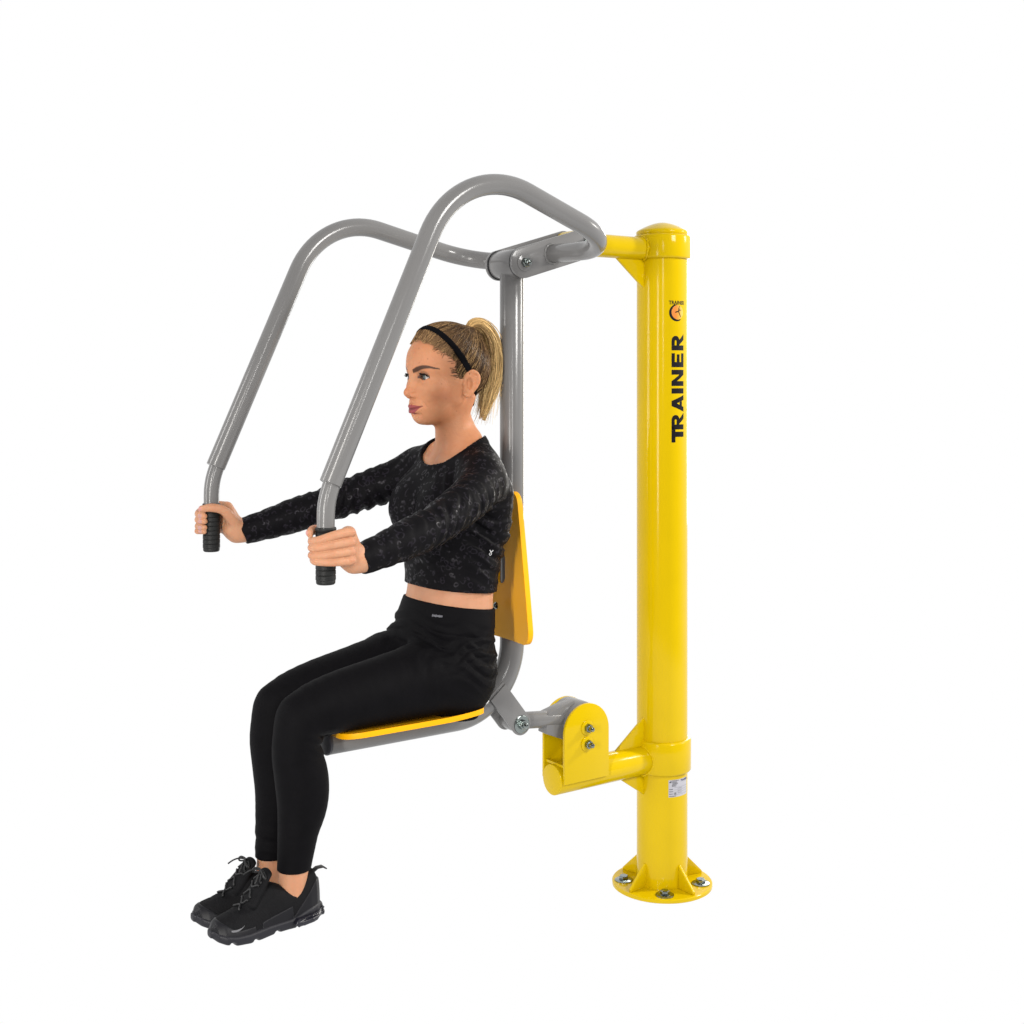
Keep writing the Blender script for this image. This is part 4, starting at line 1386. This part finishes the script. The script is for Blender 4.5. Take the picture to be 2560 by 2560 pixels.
# ------------------------------------------------------------------ running shoes (s: heel->toe, y: outwards, z: up from the ground contact)
SH_X, SH_Y, SH_Z = -1.021, .055, .179
KL = .955
S_ = [0, .012, .03, .06, .09, .112, .128, .15, .18, .21, .232, .246, .254]
SW = [.014, .027, .034, .0375, .0375, .037, .0370, .039, .0425, .0420, .036, .025, .006]
SHH = [.052, .076, .074, .058, .062, .073, .072, .060, .046, .0355, .0275, .0185, .004]
ZB = [.034, .032, .030, .028, .027, .026, .0255, .0245, .0235, .0245, .028, .031, .033]
def s_of(p): return (SH_X - p[:, 0]) / KL
def shoe_upper(p):
    s = s_of(p); y = p[:, 1] - SH_Y - .010 * (s / .25) ** 2 ; z = p[:, 2] - SH_Z
    sc_ = np.clip(s, 0, .254)
    w = interp(sc_, S_, SW); h = interp(sc_, S_, SHH); zb = interp(sc_, S_, ZB) - .004
    zz = np.maximum(z - zb, 0) / (h + .004)
    lean = 1 - np.interp(s, [0, .09, .13], [.10, .12, .30]) * np.clip(zz, 0, 1)            # narrower towards the top
    n = ((np.abs(y) / (w * lean)) ** 2.6 + zz ** 2.6) ** (1 / 2.6)
    d = (n - 1) * np.minimum(w, h) * .8
    d = np.maximum(d, zb - z)
    ds = np.maximum(np.maximum(-s, s - .254), 0)
    return np.sqrt(np.maximum(d, 0) ** 2 + ds ** 2) * (d > 0) + np.where(d <= 0, np.where(ds > 0, ds, d), 0)
def Sp(s, y, z): return (SH_X - s * KL, SH_Y + y + .010 * (s / .25) ** 2, SH_Z + z)
def scaled(fn, cy, k):
    def g_(p):
        q = p.copy(); q[:, 1] = cy + (q[:, 1] - cy) * k
        return fn(q)
    return g_
tongue = scaled(cone(Sp(.165, 0, .070), Sp(.122, 0, .121), .0125, .0085), SH_Y + .003, .42)
def upper_tex(p):
    s = s_of(p); z = p[:, 2] - SH_Z
    d = shoe_upper(p)
    # panel lines: toe box, heel counter, eyestay
    l1 = np.abs(s - (.222 - .45 * (z - .03)))
    l2 = np.abs(s - (.088 - .75 * (z - .03)))
    l3 = np.abs(z - (.040 + .55 * np.maximum(0, .185 - s) * (s > .10)) )
    g_ = .0011 * (sst(.0028, 0, l1) + sst(.0028, 0, l2)) + .0009 * sst(.0025, 0, l3) * (s > .10) * (s < .2)
    # knit ribs on the side
    rib = .0006 * np.sin(s * 900) * np.sin(z * 700) * ((s > .11) & (s < .205) & (z < .065))
    return (d + g_ + rib).astype(f32)
ankle_hole = cone(Sp(.064, 0, .052), Sp(.060, 0, .160), .0250, .0300)
up_ops = [('u', upper_tex, 0), ('u', tongue, .004), ('s', ankle_hole, .004), ('s', scaled(cone(Sp(.062, 0, .135), Sp(.080, 0, .128), .036, .030), SH_Y, .55), .006)]
xs = ax_points([(-1.290, -1.005, .0020)]); ys_ = ax_points([(-.005, .120, .0020)]); zs = ax_points([(.190, .325, .0020)])
UV_, UQ_ = build_sdf(up_ops, xs, ys_, zs, 'shoe', mirror=False, relax=1)
ZG = [.012, .006, .003, .003, .004, .0035, .002, 0, 0, .003, .008, .014, .020]
def sole_fn(p):
    s = s_of(p); y = p[:, 1] - SH_Y - .010 * (s / .25) ** 2; z = p[:, 2] - SH_Z
    sc_ = np.clip(s, -.006, .258)
    w = interp(sc_, np.array(S_), np.array(SW)) + .0052; zt = interp(sc_, S_, ZB) + .003; zg = interp(sc_, S_, ZG)
    heel = sst(.085, .03, s)
    zt = zt + .010 * heel * sst(.0, .02, s + .004)
    mid = (zt + zg) / 2; hh = (zt - zg) / 2
    bul = 1 + .0 * z
    n = ((np.abs(y) / w) ** 4 + (np.abs(z - mid) / hh) ** 4) ** .25
    d = (n - 1) * np.minimum(w, hh) * .8
    # air unit groove around the heel and flex grooves underneath
    d = d + .0030 * heel * sst(.004, .0, np.abs(z - .0235))
    d = d + .0024 * sst(.6, .98, np.sin(s * 120 + .4)) * sst(.012, .003, z - zg)
    ds = np.maximum(np.maximum(-.006 - s, s - .258), 0)
    return np.where(ds > 0, np.sqrt(np.maximum(d, 0) ** 2 + ds ** 2), d).astype(f32)
def overlay(reg, t):
    def fn(p):
        d = np.maximum(np.maximum(shoe_upper(p), shoe_upper(p) * -1 - .004) - t, 0) * 0 + shoe_upper(p) - t
        d = np.maximum(d, -(shoe_upper(p) + .003))
        return np.maximum(d, reg(p)).astype(f32)
    return fn
def reg_heel(p):
    s = s_of(p); z = p[:, 2] - SH_Z
    return np.maximum(s - (.075 - 1.05 * (z - .03)), z - .088)
def reg_toe(p):
    s = s_of(p); z = p[:, 2] - SH_Z
    return np.maximum(.165 + 1.5 * np.maximum(z - .036, 0) - s, z - (.033 + .022 * sst(.20, .25, s)))
def reg_side(p):
    s = s_of(p); z = p[:, 2] - SH_Z
    return np.maximum(np.maximum(.075 - s, s - .150), z - (.036 + .22 * (.15 - s)))
OVL = [(n_, build_sdf([('u', overlay(r_, .0013), 0)], xs, ys_, zs, n_, mirror=False, relax=1)) for n_, r_ in (('heel_counter', reg_heel), ('toe_cap', reg_toe), ('side_panel', reg_side))]
zs = ax_points([(.172, .235, .0020)]); xs = ax_points([(-1.290, -1.005, .0022)])
SV_, SQ_ = build_sdf([('u', sole_fn, 0)], xs, ys_, zs, 'sole', mirror=False, relax=1)

def cushion(p):
    s = s_of(p); z = p[:, 2] - SH_Z
    d = sole_fn(p) - .0030
    return np.maximum(np.maximum(np.maximum(d, -(sole_fn(p) + .004)), s - (.080 - 1.2 * np.abs(z - .020))), np.abs(z - .0195) - .0085).astype(f32)
CV_, CQ_ = build_sdf([('u', cushion, 0)], ax_points([(-1.11, -1.0, .0016)]), ys_, ax_points([(.185, .215, .0014)]), 'cushion', mirror=False, relax=2)
M['cushion'] = paint('glossy_black_cushion', (.010, .010, .016), .3, .4, 0)
def ztop(s): return interp(s, S_, SHH) + interp(s, S_, ZB)
OFFS = {-1: (-.010, 0, .013), 1: (.005, 0, -.002)}
M['shoe_logo'] = paint('grey_shoe_print', (.13, .13, .14), .6, .2, 0)
M['overlay'] = paint('black_shoe_overlay', (.0070, .0070, .0090), .45, .2, .0, 260)
M['lace'] = paint('black_lace', (.012, .012, .013), .5, .35, .1, 300)
for sy in (-1, 1):
    def place(V):
        W = np.array(V, float).copy(); W[:, 1] *= sy
        return W + np.array(OFFS[sy])
    def fl(Q): return Q if sy > 0 else Q[:, ::-1]
    sh = mesh_np('shoe', place(UV_), fl(UQ_), M['shoe'], None)
    pparent(sh)
    mesh_np('heel_cushion', place(CV_), fl(CQ_), M['cushion'], sh)
    mesh_np('sole', place(SV_), fl(SQ_), M['sole'], sh)
    for on_, (ov_, oq_) in OVL:
        mesh_np(on_, place(ov_), fl(oq_), M['overlay'], sh)
    bvh = BVHTree.FromPolygons([Vector(v) for v in place(UV_)], [tuple(int(i) for i in q) for q in fl(UQ_)])
    def onto(s, y, z0=.30):
        """drop a point on the upper from above"""
        p = place([Sp(s, y, 0)])[0]
        h = bvh.ray_cast(Vector((p[0], p[1], z0 + .05)), Vector((0, 0, -1)))
        return h[0] if h[0] else Vector((p[0], p[1], SH_Z + ztop(s)))
    # laces
    lb = MB()
    for k in range(5):
        s0 = .140 + k * .0125
        w_ = .017 - .0006 * k
        pts = [onto(s0 + .004 * math.cos(t * math.pi) * (1 if k % 2 else -1), w_ * t) + Vector((0, 0, .0022)) for t in np.linspace(-1, 1, 9)]
        lb.sweep(pts, .0022, 8)
    kn = onto(.132, 0) + Vector((0, 0, .004))
    for lat, fw, up, ln_ in ((1, .35, .5, .026), (-1, .5, .25, .028)):
        base_ = kn; d_ = Vector((-fw * .6, lat * sy * .8, .15)).normalized()
        side_ = Vector((-.5, 0, .55)).normalized()
        loop = [base_ + d_ * (ln_ * .5 * (1 - math.cos(a))) + side_ * (.007 * math.sin(a)) + Vector((0, 0, -.012 * (.5 * (1 - math.cos(a))) ** 2)) for a in np.linspace(0, 2 * math.pi, 22)]
        lb.sweep(loop, .0019, 7)
        tail = [base_ + Vector((-.030 * t, lat * sy * .030 * t, .004 * math.sin(t * 3) - .012 * t * t)) for t in np.linspace(0, 1, 8)]
        lb.sweep(tail, .0017, 7)
    lb.build('laces', M['lace'], sh, angle=180)
    # pull tab at the heel
    tbm = MB()
    c0 = place([Sp(.010, 0, .100)])[0]
    prof = [(0, 0), (.010, .006), (.022, .006), (.030, .001), (.032, .003), (.023, .0095), (.009, .0095), (-.003, .003)]
    tbm.prism([(a, b_) for a, b_ in prof], ((c0[0], c0[1], c0[2] - .002), (1, 0, 0), (0, 0, 1)), .013)
    tbm.build('heel_tab', M['lace'], sh, bevel=.001)
    # tick emblems: small near the toe, larger one on the heel counter
    def tick(s0, z0, size, out=1):
        up_, lo_ = [], []
        for t in np.linspace(0, 1, 14):
            x = t; yb = .42 * (t - .25) ** 2 * 1.1 - .02; 
            th = .15 * math.sin(math.pi * min(1, .15 + t * .85)) ** .8 * (1 - .75 * t)
            up_.append((x, yb + th)); lo_.append((x, yb))
        V, Fq = [], []
        for (x, yu), (_, yl_) in zip(up_, lo_):
            for yy in (yu, yl_):
                p = place([Sp(s0 - x * size, .09 * out, z0 + yy * size)])[0]
                h = bvh.ray_cast(Vector(p), Vector((0, -sy * out, 0)))
                q = (h[0] + Vector((0, sy * out * .0032, .0010))) if h[0] else Vector(p)
                V.append(q)
        for k in range(13):
            Fq.append((2 * k, 2 * k + 1, 2 * k + 3, 2 * k + 2))
        b2 = MB(); b2.add(V, Fq)
        b2.build('tick_emblem', M['shoe_logo'], sh, angle=180)
    tick(.222, .033, .032)
    tick(.085, .050, .026) if False else None

# ------------------------------------------------------------------ small marks on the clothes
def surf(obj_, px, py):
    """point and normal where the view ray of a photo pixel meets a garment"""
    me = obj_.data
    bv = surf.cache.get(obj_.name)
    if bv is None:
        bv = BVHTree.FromPolygons([v.co.copy() for v in me.vertices], [tuple(p.vertices) for p in me.polygons])
        surf.cache[obj_.name] = bv
    dv = Vector((math.sin(PHI), math.cos(PHI), 0)); rv = Vector((math.cos(PHI), -math.sin(PHI), 0))
    r_ = (dv + rv * ((px - 1280) / 3250) + Vector((0, 0, -(py - 940) / 3250))).normalized()
    h = bv.ray_cast(cam.location, r_)
    return (h[0], h[1]) if h[0] else (None, None)
surf.cache = {}
p, n_ = surf(top, 1227, 1381)
if p:
    up_ = Vector((0, 0, 1)); rt = n_.cross(up_).normalized() * -1; up_ = rt.cross(n_) * -1
    up_ = Vector((0, 0, 1)) - n_ * n_.z; up_.normalize(); rt = up_.cross(n_).normalized()
    b2 = MB()
    for pts in ([(-.0035, .0085), (.0015, -.001)], [(.0045, .0075), (-.0018, -.001)], [(-.0018, -.001), (-.0032, -.0045), (-.0012, -.0085), (.0016, -.0050), (.0015, -.001)]):
        b2.sweep([p + rt * a + up_ * b_ + n_ * .0012 for a, b_ in pts], .0010, 6)
    b2.build('chest_mark', M['white_ink'], top, angle=180)
p, n_ = surf(lg, 1093, 1540)
if p:
    up_ = Vector((0, 0, 1)) - n_ * n_.z; up_.normalize(); rt = up_.cross(n_).normalized()
    b2 = MB()
    for k in range(9):
        a = -.0135 + k * .0032
        hh = .0022 if k % 3 else .0030
        b2.prism([(a, -hh), (a + .0022, -hh), (a + .0022, hh), (a, hh)], (p + n_ * .0006, rt, up_), .0008)
    b2.build('waist_tag', M['grey_ink'], lg, angle=180)
